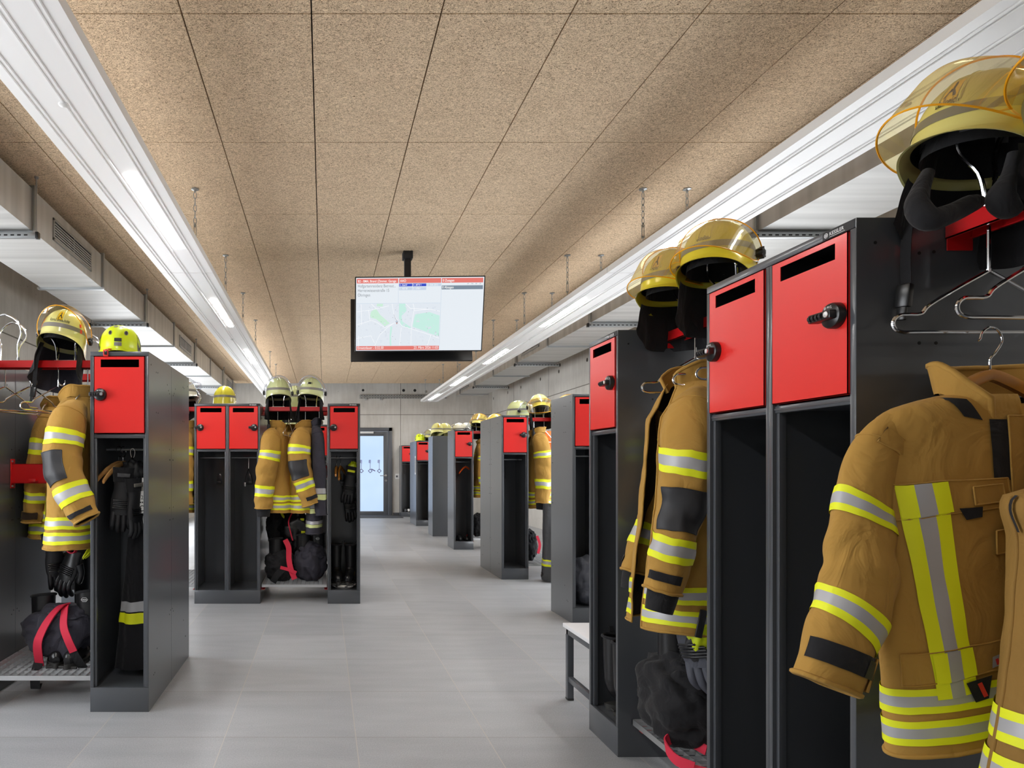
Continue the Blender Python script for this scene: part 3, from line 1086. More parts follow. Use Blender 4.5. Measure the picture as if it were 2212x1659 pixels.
monitor('lit screen showing a street map and red title bars, hung from the ceiling', (.922, 6.38, 2.745), (math.radians(13.5), 0, math.radians(-1.8)), True)
monitor('dark monitor back to back behind the lit map screen', (.90, 6.86, 2.69), (math.radians(15.5 + 0), 0, math.radians(180 - 2)), False)
mt = thing('ceiling_mount', 'black ceiling pole that carries the pair of screens', 'tv mount', (.845, 6.66, ZC))
mb = MB()
mb.box((-.032, -.032, -.72), (.032, .032, -.04), M['black_matt'], .004)
mb.build('pole', mt)
mb = MB()
mb.box((-.05, -.05, -.075), (.05, .05, 0), M['black_matt'], .006)
for s in (-1, 1):
    mb.box((s * .038 - .006, -.055, -.045), (s * .038 + .006, .055, .0), M['black_matt'], .002)
mb.build('ceiling_plate', mt)
MB().box((-.12, -.235, -.76), (.16, .175, -.66), M['black_matt'], .01).build('crossbar', mt)
# ================================================================ lockers and racks
HL, DEP = 1.85, .5
A = M['anthracite']


def ring_plate(mb, x0, x1, z0, z1, h, y0, y1, mat):
    """plate in the xz plane with a rectangular hole h = (x0, x1, z0, z1)"""
    mb.box((x0, y0, z0), (x1, y1, h[2]), mat)
    mb.box((x0, y0, h[3]), (x1, y1, z1), mat)
    mb.box((x0, y0, h[2]), (h[0], y1, h[3]), mat)
    mb.box((h[1], y0, h[2]), (x1, y1, h[3]), mat)


def locker(label, loc, rotz, widths=(.30,), locks=('L',), logo=True, group='anthracite lockers with red doors', open_front=True, name='locker', sign=False):
    """front at local y = 0 looking to -y, origin at the left front foot"""
    t = thing(name, label, 'locker', loc, rotz, group)
    W = sum(widths)
    th = .0012 * 2
    mb = MB()
    # sides, back, top, plinth, floor
    mb.box((0, 0, 0), (th, DEP, HL), A)
    mb.box((W - th, 0, 0), (W, DEP, HL), A)
    mb.box((th, DEP - th, .0), (W - th, DEP, HL), A)
    mb.box((th, .002, HL - th), (W - th, DEP - th, HL), A)
    mb.box((th, .002, .118), (W - th, DEP - th, .122), A)
    mb.box((0.0005, -.001, 0), (W - .0005, .02, .125), A, .0015)
    mb.box((.0006, -.001, HL - .022), (W - .0006, .022, HL + .0005), A, .002)
    x = 0
    for i, w in enumerate(widths):
        # posts of the front frame; a stepped inner return as in folded sheet
        l = .018 if i == 0 else .014
        r = .018 if i == len(widths) - 1 else .014
        mb.box((x + (.0006 if i == 0 else 0), -.001, .126), (x + l, .018, HL - .023), A, .0012)
        mb.box((x + w - r, -.001, .126), (x + w - (.0006 if i == len(widths) - 1 else .0004), .018, HL - .023), A, .0012)
        mb.box((x + l, .010, .125), (x + l + .012, .03, HL - .42), A, .001)
        mb.box((x + w - r - .012, .010, .125), (x + w - r, .03, HL - .42), A, .001)
        if i:
            mb.box((x - th, .002, .12), (x + th, DEP - th, HL - th), A)
        mb.box((x + th, .004, HL - .436), (x + w - th, DEP - th, HL - .431), A)
        mb.box((x + l, .006, HL - .444), (x + w - r, .03, HL - .424), A, .001)
        x += w
    # screw holes on both sides
    for sx, s in ((0, -1), (W, 1)):
        for (yy, zz) in ((.045, HL - .06), (.15, HL - .085), (.185, HL - .082), (.43, HL - .15), (.455, HL - .165), (.40, HL - .12), (.15, HL - .3), (.19, HL - .3),
                         (.17, .28), (.455, .40), (.48, .42), (.10, .16), (.12, .165), (.455, .95), (.455, 1.02), (.455, 1.3), (.455, 1.36), (.47, .95), (.47, 1.3)):
            mb.lathe([(.0042, 0), (.0042, .0006)], 8, M['hole'], T(sx, yy, zz) @ R(90 * s, 'Y'))
    mb.build('carcass', t, angle=25)
    x = 0
    for i, w in enumerate(widths):
        l = .018 if i == 0 else .014
        r = .018 if i == len(widths) - 1 else .014
        mb = MB()
        x0, x1, z0, z1 = x + l + .003, x + w - r - .003, HL - .419, HL - .025
        ring_plate(mb, x0, x1, z0, z1, (x0 + .034, x0 + .034 + .196, z1 - .056, z1 - .016), -.0045, -.0025, M['red'])
        for (a, b) in (((x0, z0), (x1, z0 + .002)), ((x0, z1 - .002), (x1, z1)), ((x0, z0), (x0 + .002, z1)), ((x1 - .002, z0), (x1, z1))):
            mb.box((a[0], -.0045, a[1]), (b[0], .016, b[1]), M['red'])
        d = mb.build('door', t, angle=25)
        # rotary combination lock
        lx = x + .055 if locks[i] == 'L' else x + w - .055
        lz = HL - .222
        dm = T(lx, -.0045, lz) @ R(90, 'X')
        mb = MB()
        mb.lathe([(.032, 0), (.032, .012), (.030, .017), (.022, .021), (0, .0225)], 28, M['black_plastic'], dm)
        mb.box((-.050, -.011, .008), (.024, .011, .036), M['black_plastic'], .004, dm)
        for q in range(4):
            mb.lathe([(.0075, -.0035), (.0085, 0), (.0075, .0035)], 10, M['black_matt'], dm @ T(-.041 + q * .012, 0, .034) @ R(90, 'Y'))
            mb.text(str((7 * q + 3) % 10), .008, M['white_ink'], dm @ T(-.0435 + q * .012, -.0085, .0364))
        mb.lathe([(.0075, 0), (.0075, .003), (0, .0035)], 14, M['steel'], dm @ T(.014, 0, .036))
        mb.text('BURG', .0095, M['white_ink'], dm @ T(-.014, .0165, .0212), bold=.01)
        mb.build('combination_lock', d)
        # rail and hooks of the open compartment
        mb = MB()
        mb.tube([(x + .004, .24, 1.355), (x + w - .004, .24, 1.355)], .008, M['zinc'], 8)
        mb.build('clothes_rail', t)
        for yy in (.3,):
            mb = MB()
            mb.box((x + w / 2 - .025, DEP - .006, 1.10), (x + w / 2 + .025, DEP - .002, 1.20), A, .001)
            mb.box((x + w / 2 - .025, DEP - .05, 1.10), (x + w / 2 + .025, DEP - .004, 1.104), A, .001)
            mb.box((x + w / 2 - .025, DEP - .05, 1.10), (x + w / 2 + .025, DEP - .046, 1.125), A, .001)
            mb.build('coat_hook', t)
        x += w
    if logo:
        mb = MB()
        lm = T(W - .092, -.0016, HL - .0165) @ FRONT
        mb.box((-.012, -.0055, -.0004), (.088, .0155, .0003), M['black_matt'], 0, lm)
        ringp = [(.0055 * math.cos(2 * PI * k / 18), .005 + .0055 * math.sin(2 * PI * k / 18), .001) for k in range(18)]
        mb.tube(ringp, .0009, M['white_ink'], 4, closed=True, M=lm)
        mb.box((-.003, .002, .0005), (-.001, .008, .001), M['white_ink'], 0, lm)
        mb.box((.001, .002, .0005), (.003, .008, .001), M['white_ink'], 0, lm)
        mb.text('KESSLER', .0125, M['white_ink'], lm @ T(.011, .0015, .001), bold=.012)
        mb.box((.011, -.0025, .0005), (.06, -.0015, .001), M['white_ink'], 0, lm)
        mb.build('logo_plate', t, angle=0)
    if sign:
        mb = MB()
        mb.box((-.003, .06, 1.12), (-.0005, .16, 1.52), M['paper'])
        mb.box((-.0035, .075, 1.16), (-.003, .145, 1.48), M['band'])
        mb.build('notice', t)
    return t


def back_locker(label, loc, rotz=PI, **k):
    """a unit seen only from behind: loc is its left front foot after the turn"""
    return locker(label, loc, rotz, **k)


def holder_shape(mb, x, y, z, lean=0):
    """chrome helmet holder: two bent wire hoops standing on the rail"""
    def hoop(w, h, dy):
        pts = [(-w * .62, 0, 0), (-w * .66, -dy * .3, h * .35), (-w, -dy * .75, h * .62), (-w * .78, -dy * .95, h * .86), (0, -dy, h), (w * .78, -dy * .95, h * .86), (w, -dy * .75, h * .62), (w * .66, -dy * .3, h * .35), (w * .62, 0, 0)]
        mb.tube(pts, .005, M['chrome'], 8, smooth=40, M=T(x, y, z))
    hoop(.085, .245, .05)
    hoop(.075, .225, -.055)
    mb.box((x - .06, y - .015, z), (x + .06, y + .015, z + .004), M['steel'])


GRATE_LABELS = [
    'zinc grating shelf under the raspberry braces in the nearest left rack',
    'rear zinc grating shelf of the nearest left rack',
    'zinc grating shelf carrying two rolled trousers in the second left row',
    'rear zinc grating shelf behind the rolled trousers of the second left row',
    'zinc grating shelf left of the empty two-door locker',
    'rear zinc grating shelf left of the empty two-door locker',
    'zinc grating shelf of the third left row',
    'rear zinc grating shelf of the third left row',
    'zinc grating shelf with bright front edge in the right foreground rack',
    'zinc grating shelf under the two big jackets at the right frame edge',
    'zinc grating shelf behind the standing grey trousers',
    'rear zinc grating shelf under the orange jacket',
    'zinc grating shelf of the fourth right rack',
    'zinc grating shelf behind the plain-backed locker',
    'zinc grating shelf beside the locker with the notice',
    'rear zinc grating shelf beside the locker with the notice']


def rack(label, loc, rotz, w, double=True, holders=(), holders_back=(), cross=True, grate=True, name='coat_rack'):
    """between two lockers: local x 0..w, front y = 0"""
    t = thing(name, label, 'coat rack', loc, rotz, 'coat racks between the lockers')
    D = 2 * DEP if double else DEP
    for k, y in enumerate([.243, .757] if double else [.243]):
        mb = MB()
        mb.box((.001, y - .032, 1.798), (w - .001, y - .029, 1.840), M['red_dark'])
        mb.box((.001, y + .029, 1.798), (w - .001, y + .032, 1.840), M['red_dark'])
        mb.box((.001, y - .032, 1.837), (w - .001, y + .032, 1.840), M['red_dark'], .0012)
        for s in (-1, 1):
            mb.box((.001, y + s * .032, 1.798), (w - .001, y + s * .024, 1.801), M['red_dark'])
        for xx in (.0015, w - .0045):
            mb.box((xx, y - .030, 1.77), (xx + .003, y + .030, 1.839), M['red_dark'])
        for xx in (.05, .17, w - .17, w - .05):
            mb.lathe([(.005, 0), (.005, -.006), (.002, -.008)], 8, M['steel'], T(xx, y, 1.8365))
        mb.build('rail', t)
        for hx in (holders, holders_back)[k]:
            mb = MB()
            holder_shape(mb, hx, y, 1.840)
            mb.build('helmet_holder', t)
    if cross and double:
        mb = MB()
        mb.box((.004, .445, 1.163), (w - .004, .449, 1.277), M['red_dark'], .001)
        mb.box((.004, .445, 1.274), (w - .004, .475, 1.277), M['red_dark'])
        mb.box((.004, .445, 1.163), (w - .004, .475, 1.166), M['red_dark'])
        for xx in (.001, w - .004):
            mb.box((xx, .435, 1.135), (xx + .003, .49, 1.305), M['red_dark'], .001)
        for xx in (.012, w - .012):
            for zz in (1.148, 1.292):
                mb.lathe([(.006, 0), (.006, .004)], 6, M['steel'], T(xx, .44, zz) @ R(90, 'X'))
        for k in range(3):
            xx = .14 + k * (w - .2) / 2
            mb.box((xx - .02, .405, 1.175), (xx + .02, .447, 1.179), M['red_dark'], .001)
            mb.box((xx - .02, .403, 1.175), (xx + .02, .407, 1.19), M['red_dark'], .001)
        mb.build('crossbar', t)
    if grate:
        M4 = Matrix.Translation(loc) @ Matrix.Rotation(rotz, 4, 'Z')
        for k, (y0, y1) in enumerate(((.06, .515), (.53, .97))[: 2 if double else 1]):
            z0, z1 = .142, .167
            for xx in (.001, w - .031):
                mb = MB()
                mb.box((xx, y0 + .03, z0 - .028), (xx + .03, y1 - .03, z0 - .024), M['red_dark'])
                mb.box((xx if xx < .1 else xx + .027, y0 + .03, z0 - .028), ((xx if xx < .1 else xx + .027) + .003, y1 - .03, z0 - .0005), M['red_dark'])
                mb.box((xx, y0 + .03, z0 - .004), (xx + .03, y1 - .03, z0 - .0005), M['red_dark'])
                mb.build('shelf_bracket', t)
            G_ = M['grate']
            gt = thing('grating_shelf', GRATE_LABELS.pop(0), 'grating', M4 @ Vector((w / 2, (y0 + y1) / 2, z0)), rotz, 'grating shelves of the coat racks')
            o = T(-w / 2, -(y0 + y1) / 2, -z0)
            mb = MB()
            mb.box((.004, y0, z0), (w - .004, y0 + .004, z1), G_, 0, o)
            mb.box((.004, y1 - .004, z0), (w - .004, y1, z1), G_, 0, o)
            mb.box((.004, y0, z0), (.008, y1, z1), G_, 0, o)
            mb.box((w - .008, y0, z0), (w - .004, y1, z1), G_, 0, o)
            mb.build('frame', gt, angle=0)
            mb = MB()
            n = int((w - .016) / .04)
            for i in range(1, n):
                xx = .008 + (w - .016) * i / n
                mb.box((xx - .0012, y0 + .003, z0 + .012), (xx + .0012, y1 - .003, z1), G_, 0, o)
            n = int((y1 - y0) / .042)
            for i in range(1, n):
                yy = y0 + (y1 - y0) * i / n
                mb.box((.006, yy - .0014, z0 + .008), (w - .006, yy + .0014, z1 - .001), G_, 0, o)
            mb.build('lattice', gt, angle=0)
    return t


# ---- left row nearest to the viewer
locker('nearest dark grey locker on the left, neon climbing helmet on its top', (-1.2, 3.377, 0), 0, locks=('L',), logo=False)
back_locker('dark grey locker standing back to back behind the nearest left locker', (-.9, 4.38, 0), logo=False)
locker('dark grey locker cut by the left frame edge, only its tall side panel showing', (-2.12, 3.377, 0), 0, logo=False)
back_locker('dark grey locker behind the side panel at the left frame edge', (-1.82, 4.38, 0), logo=False)
rack('red coat rack between the two nearest left lockers, with bare chrome helmet holder', (-1.819, 3.377, 0), 0, .618, True, holders=(.085, .40), holders_back=(.35,))
# ---- left row behind
locker('two-door dark grey locker in the second left row, empty below both red doors', (-1.198, 6.08, 0), 0, (.304, .304), ('L', 'R'))
back_locker('two-door dark grey locker back to back behind the empty two-door locker', (-.59, 7.085, 0), widths=(.304, .304), locks=('L', 'R'), logo=False)
rack('red coat rack of the second left row, two helmets with clear visors on it', (-.589, 6.08, 0), 0, .622, True, holders=(.15, .466), holders_back=(.29,))
locker('single dark grey locker at the aisle end of the second left row, boots inside', (.034, 6.08, 0), 0, (.30,), ('L',))
back_locker('single dark grey locker behind the aisle end of the second left row', (.334, 7.085, 0), logo=False)
rack('red coat rack left of the empty two-door locker, mostly hidden', (-1.818, 6.08, 0), 0, .619, True, holders=(.45,), holders_back=(.45,))
locker('two-door dark grey locker far left in the second row, glimpsed under the red rail', (-2.427, 6.08, 0), 0, (.304, .304), ('L', 'R'), logo=False)
back_locker('two-door dark grey locker far left in the second row facing away', (-1.819, 7.085, 0), widths=(.304, .304), locks=('L', 'R'), logo=False)
# ---- third left row seen through the racks
locker('two-door dark grey locker in the third left row, hidden behind the jackets', (-.245, 9.02, 0), 0, (.30, .30), ('L', 'R'))
rack('red coat rack of the third left row seen between hanging jackets', (-.867, 9.02, 0), 0, .62, True, holders=(.12, .45), holders_back=(.3,))
locker('single dark grey locker left in the third row', (-1.17, 9.02, 0), 0, (.30,), ('L',))
# ---- right row nearest to the viewer, facing the aisle (front at x = 1.273)
XF = 1.273
locker('large two-door dark grey locker in the right foreground, facing the aisle', (XF, 2.187, 0), -PI / 2, (.307, .307), ('L', 'R'))
locker('single dark grey locker facing the aisle, white bench behind it', (XF, 3.157, 0), -PI / 2, (.308,), ('R',))
rack('red coat rack between the single and the two-door locker on the right', (XF, 2.848, 0), -PI / 2, .66, False, holders=(.155, .40))
rack('red coat rack at the right frame edge beside the big two-door locker', (XF, 1.572, 0), -PI / 2, .64, False, holders=(.12, .35))
locker('dark grey locker closing the rack at the right frame edge', (XF, .931, 0), -PI / 2, (.307,), ('L',), logo=False)
# ---- right rows further back, facing the viewer (aisle side at x = 2.0)
XA = 2.0
locker('dark grey locker partly hidden behind the bench, grey bag inside', (XA, 5.296, 0), 0, (.30, .30), ('R', 'R'), logo=False)
locker('dark grey locker with tall seamed side panel, red door facing us, mid right side', (XA, 7.41, 0), 0, (.303,), ('R',))
back_locker('dark grey locker back to back behind the seamed middle right locker', (XA + .303, 8.415, 0), widths=(.303,), logo=False)
rack('red coat rack right of the middle right locker, orange jacket on it', (XA + .304, 7.41, 0), 0, .62, True, holders=(.20, .53), holders_back=(.12,))
locker('dark grey locker with an orange hanger inside, fourth along the right side', (XA, 10.14, 0), 0, (.303,), ('R',))
rack('red coat rack right of the locker with the orange hanger', (XA + .304, 10.14, 0), 0, .62, False, holders=(.15, .40))
locker('dark grey locker showing only its plain back, far on the right side', (XA + .303, 12.62, 0), PI, (.303,), ('L',), logo=False)
rack('red coat rack beside the locker that shows its plain back', (XA + .303 + .621, 12.62, 0), PI, .62, False, holders=(.46,))
locker('dark grey locker with a notice on its bright side, second from the far wall', (XA, 14.3, 0), 0, (.303,), ('R',), logo=False, sign=True)
back_locker('dark grey locker behind the one with the notice', (XA + .303, 15.305, 0), widths=(.303,), logo=False)
rack('red coat rack right of the locker with the notice', (XA + .304, 14.3, 0), 0, .62, True, holders=(.1, .3))
locker('dark grey locker standing against the far concrete wall beside the glazed door', (XA, 17.025, 0), 0, (.303,), ('R',), logo=False)

# ---- bench
bench = thing('bench', 'low bench with white top and grey steel legs beside the right locker', 'bench', (1.30, 3.18, 0))
MB().box((0, 0, .388), (1.0, .405, .41), M['white_top'], .003).build('bench_top', bench)
mb = MB()
for y in (.012, .368):
    mb.box((.015, y, .352), (.985, y + .025, .388), A, .002)
for x in (.015, .96):
    mb.box((x, .012, .352), (x + .025, .393, .388), A, .002)
mb.build('frame', bench)
for x in (.012, .955):
    for y in (.012, .362):
        mb = MB()
        mb.box((x, y, .008), (x + .033, y + .033, .354), A, .002)
        mb.box((x - .001, y - .001, 0), (x + .034, y + .034, .012), M['rubber'], .003)
        mb.build('leg', bench)
    MB().box((x + .003, .04, .10), (x + .03, .365, .13), A, .002).build('stretcher', bench)
# ================================================================ helmets
def wrap_on(S, th0, v0, su, sv, off=.0016):
    """lettering (x right, y up) wrapped on a helmet surface at angle th0, height v0"""
    def f(p):
        return S(th0 + p.x * su, v0 - p.y * sv, off)
    return f


def helmet(label, loc, yaw=0, tilt=0, roll=0, shell='helmet', visor='amber', vis_angle=40, group='fire helmets on the racks', name_text='', emblem=True, curtain=True,
           flaps=0, strap=True, vlen=1.0, detail=True, curtain_len=.19, marks=False, strip=False, cloth='black_cloth'):
    """wearer faces -y; origin at the centre of the brim plane"""
    t = thing('fire_helmet', label, 'helmet', loc, group=group, rot=(math.radians(tilt), math.radians(roll), math.radians(yaw)))
    a0, b0, h0 = .118, .148, .158
    ms = M[shell]

    def S(th, v, off=0.0, k=1.0):
        s, c = math.sin(th), math.cos(th)
        front, back = max(0, c), max(0, -c)
        if v < .8:
            ph = v / .8 * PI / 2
            r, z = math.sin(ph) ** .86, h0 * math.cos(ph) ** .92
            drop = 0
        else:
            f = (v - .8) / .2
            r = 1 + f * (.05 + .20 * front ** 1.5 + .13 * back ** 1.5)
            z = -f * (.052 + .030 * (1 - front) ** 2 - .036 * front + .012 * back)
        p = Vector((a0 * r * s * k, -b0 * r * c * k, z * k))
        if off:
            n = Vector((p.x / a0 ** 2, p.y / b0 ** 2, max(0, p.z) / h0 ** 2 + .5 * (v < .5)))
            p += n.normalized() * off
        return p
    nu, nv = (64, 26) if detail else (36, 14)
    mb = MB()
    mb.surf(lambda u, v: S(2 * PI * u, v), nu, nv, ms, flip=True, closed=True)
    mb.surf(lambda u, v: S(2 * PI * u, v * .82, 0, .97), nu, nv, M['black_matt'], closed=True)
    mb.surf(lambda u, v: S(2 * PI * u, .82 + .18 * v, 0, .97), nu, 5, ms, closed=True)
    mb.surf(lambda u, v: S(2 * PI * u, 1, 0, 1 - .03 * v), nu, 1, ms, flip=True, closed=True)
    for s in (-1, 1):          # two low crest ribs
        mb.tube([S(math.atan2(s * .022, .12) if q < 10 else PI - math.atan2(s * .022, .12), .75 * abs(1 - q / 9.5), .001) for q in range(2, 18)], .003, ms, 6)
    mb.build('shell', t, angle=60)
    mb = MB()
    mb.surf(lambda u, v: S(2 * PI * u, .64 + .075 * v, .0012), nu, 2, M['band'], flip=True, closed=True)
    mb.build('reflective_band', t, angle=60)
    mb = MB()                   # head ring and liner
    mb.surf(lambda u, v: Vector((.1 * math.sin(2 * PI * u) * (.9 + .1 * v), -.128 * math.cos(2 * PI * u) * (.9 + .1 * v), .05 - .075 * v)), 36, 4, M['black_cloth'], closed=True)
    mb.surf(lambda u, v: S(2 * PI * u, v * .78, 0, .86), 28, 8, M['black_cloth'], closed=True)
    if detail:
        for k in range(6):
            a = 2 * PI * k / 6 + .3
            mb.ribbon([S(a, v, 0, .84) for v in (.1, .3, .5, .7, .8)], .022, (-math.sin(a + PI / 2), math.cos(a + PI / 2), 0), M['grey_cloth'] if k % 3 == 0 else M['black_matt'], .002)
    mb.build('liner', t, angle=60)
    if curtain:
        def Cn(u, v):
            th = math.radians(58 + 244 * u)
            r = 1.0 + .16 * v + .05 * v * math.sin(th * 9 + yaw) 
            ln = curtain_len * (1 - .45 * (abs(2 * u - 1) ** 6) * (0 if flaps else 1))
            p = Vector((a0 * .98 * math.sin(th) * r, -b0 * .98 * math.cos(th) * r, -.045 - ln * v))
            n = noise.noise(Vector((p.x * 14, p.y * 14, p.z * 9 + loc[0] * 5)))
            return p + Vector((math.sin(th), -math.cos(th), 0)) * n * .02 * v
        mb = MB()
        mb.surf(Cn, 48, 10, M[cloth])
        mb.build('neck_curtain', t, angle=70)
    if strap:
        mb = MB()
        px = -.098
        mb.ribbon([(px, -.03, -.04), (px - .006, -.05, -.13), (px - .002, -.055, -.22), (px + .004, -.05, -.30)], .02, (1, .2, 0), M['black_cloth'], .003, 16)
        mb.box((px - .012, -.062, -.345), (px + .018, -.044, -.29), M['black_plastic'], .004)
        mb.box((px - .008, -.058, -.375), (px + .012, -.048, -.33), M['black_plastic'], .003)
        mb.build('chin_strap', t)
    if visor:
        Rx, Ry, H = .136, .170 * vlen, .140 * vlen
        amb = visor == 'amber'
        mt, rim = (M['visor_amber'], M['visor_rim']) if amb else (M['visor_clear'], M['visor_rim_clear'])
        piv = Matrix.Translation((0, .012, .004)) @ Matrix.Rotation(math.radians(-vis_angle), 4, 'X') @ Matrix.Translation((0, -.012, 0))

        def V(u, v):
            th = math.radians(-97 + 194 * u)
            w = max(0.0, math.cos(th * .93)) ** .55
            top = .02 + .045 * w
            bot = .02 - H * w * (1 - .12 * math.cos(th * 2.1) ** 2 * 0) - .006
            z = top + (bot - top) * v
            bulge = 1 - .22 * max(0, (z - .01) / .06) ** 1.5 + .10 * v
            p = Vector((Rx * math.sin(th) * (1 - .04 * v), -(Ry * max(-.2, math.cos(th))) * bulge, z))
            return piv @ p
        mb = MB()
        mb.surf(V, 48, 10, mt)
        edge = [V(u / 40, 1) for u in range(41)]
        edge2 = [V(u / 40, 0) for u in range(40, -1, -1)]
        vo = mb.build('visor', t, angle=80)
        mb = MB()
        mb.tube(edge + edge2, .0023, rim, 6, closed=True)
        mb.build('visor_edge', vo)
        for s in (-1, 1):
            mb = MB()
            c = piv @ Vector((s * .131, .004, .012))
            mb.lathe([(.017, -.008), (.019, .004), (.017, .014), (.009, .018), (0, .019)], 14, M['black_plastic'], T(*c) @ R(90 * s, 'Y'))
            for q in range(6):
                a = 2 * PI * q / 6
                mb.box((-.004, -.003, .0), (.004, .003, .015), M['black_plastic'], .001, T(*c) @ R(90 * s, 'Y') @ T(.018 * math.cos(a), .018 * math.sin(a), 0) @ R(math.degrees(a), 'Z'))
            mb.build('pivot_knob', t)
    if emblem:
        mb = MB()
        f = wrap_on(S, 0, .47, 6.8, 5.6, .0018)
        vs = [f(Vector((-.019 + .038 * i / 4, -.021 + .042 * j / 4, 0))) for j in range(5) for i in range(5)]
        mb.add(vs, [(j * 5 + i, j * 5 + i + 1, j * 5 + i + 6, j * 5 + i + 5) for j in range(4) for i in range(4)], M['sticker'])
        mb.text('A', .040, M['ink'], wrap=wrap_on(S, 0, .47 + .013 * 5.6, 6.8, 5.6, .003), align='CENTER', bold=.03)
        mb.build('emblem', t, angle=0)
    if strip:
        mb = MB()
        f = wrap_on(S, .0, .5, 6.8, 5.6, .002)
        vs = [f(Vector((-.036 + .072 * i / 6, -.007 + .014 * q, 0))) for q in range(2) for i in range(7)]
        mb.add(vs, [(i, i + 1, i + 8, i + 7) for i in range(6)], M['ink'])
        f = wrap_on(S, .0, .5, 6.8, 5.6, .0026)
        mb.add([f(Vector(p + (0,))) for p in ((-.034, -.005), (-.022, -.005), (-.022, .005), (-.034, .005))], [(0, 1, 2, 3)], M['white_ink'])
        mb.build('name_strip', t, angle=0)
    if name_text:
        mb = MB()
        mb.text(name_text, .0165, M['ink'], wrap=wrap_on(S, 0, .615, 6.8, 5.6, .0022), align='CENTER', bold=.008)
        mb.build('name_label', t, angle=0)
    if marks:
        mb = MB()
        for a, v in ((1.02, .58), (1.05, .68), (-1.02, .58), (-1.05, .68)):
            f = wrap_on(S, a, v, 6.8, 5.6, .002)
            mb.add([f(Vector(q + (0,))) for q in ((-.008, -.006), (.008, -.006), (.008, .006), (-.008, .006))], [(0, 1, 2, 3)], M['tie'])
        mb.build('red_marks', t, angle=0)
    return t


def climbing_helmet(label, loc, yaw=0, detail=True):
    t = thing('climbing_helmet', label, 'helmet', loc, math.radians(yaw), 'neon climbing helmets')

    def S(th, v, off=0.0):
        s, c = math.sin(th), math.cos(th)
        ph = min(1, v / .82) * PI / 2
        f = max(0, (v - .82) / .18)
        r = math.sin(ph) ** .82 + .05 * f
        z = .135 * math.cos(ph) ** .9 - .032 * f * (1 - .35 * max(0, c) ** 2)
        r *= 1 + .025 * math.cos(4 * th) * math.sin(ph) ** 2
        p = Vector((.108 * r * s, -.135 * r * c, z + .032))
        return p + Vector((p.x / .0117, p.y / .0182, max(0, z) / .0182)).normalized() * off if off else p
    mb = MB()
    mb.surf(lambda u, v: S(2 * PI * u, v), 48, 20, M['neon'], flip=True, closed=True)
    mb.surf(lambda u, v: S(2 * PI * u, v) * .96 + Vector((0, 0, .002)), 48, 20, M['black_matt'], closed=True)
    mb.build('shell', t, angle=60)
    mb = MB()
    for a in (-1.28, 1.28, -.45, .45, -2.2, 2.2):
        big = abs(a) in (1.28, 2.2)
        w, h, v0 = (.024, .065, .68) if big else (.016, .02, .52)
        f = wrap_on(lambda th, v, off: S(th, v, off), a * (1 if big else 1), v0, 7.5, 6.5, .0012)
        n = 14
        pts = [f(Vector((w * math.cos(2 * PI * k / n) + (h * .22 * math.sin(2 * PI * k / n)) * (1 if a > 0 else -1), h / 2 * math.sin(2 * PI * k / n), 0))) for k in range(n)]
        mb.add(pts, [tuple(range(n))], M['band'])
        f2 = wrap_on(lambda th, v, off: S(th, v, off), a, v0, 7.5, 6.5, .0018)
        pts = [f2(Vector((.62 * w * math.cos(2 * PI * k / n) + (h * .2 * math.sin(2 * PI * k / n)) * (1 if a > 0 else -1), h * .38 * math.sin(2 * PI * k / n), 0))) for k in range(n)]
        mb.add(pts, [tuple(range(n))], M['black_matt'])
    for a in (-.22, .22):
        f = wrap_on(lambda th, v, off: S(th, v, off), a, .3, 9, 6.5, .0014)
        mb.add([f(Vector((.02 * math.cos(2 * PI * k / 12), .006 * math.sin(2 * PI * k / 12), 0))) for k in range(12)], [tuple(range(12))], M['band'])
    mb.build('vent', t, angle=0)
    if detail:
        mb = MB()
        f = wrap_on(lambda th, v, off: S(th, v, off), 0, .72, 7.5, 6.5, .0015)
        for (x0, z0, x1, z1) in ((-.022, -.002, .024, .009), (-.022, -.014, .024, -.004)):
            mb.add([f(Vector((x0 + (x1 - x0) * i / 4, z0 if j == 0 else z1, 0))) for j in range(2) for i in range(5)], [(i, i + 1, i + 6, i + 5) for i in range(4)], M['ink'] if z0 > -.01 else M['band'])
        mb.build('front_label', t, angle=0)
        mb = MB()
        mb.ribbon([(.07, .03, .03), (.10, .05, .012), (.13, .05, .006)], .018, (0, 1, 0), M['orange_plastic'], .003)
        mb.ribbon([(-.03, -.11, .028), (-.045, -.15, .012), (-.05, -.175, .008), (-.052, -.19, -.004)], .018, (1, 0, 0), M['tie'], .004)
        mb.box((-.066, -.196, -.03), (-.04, -.186, .004), M['tie'], .003)
        mb.box((-.06, -.1985, -.022), (-.046, -.194, -.004), M['black_plastic'], .001)
        mb.build('chin_strap', t)
    return t


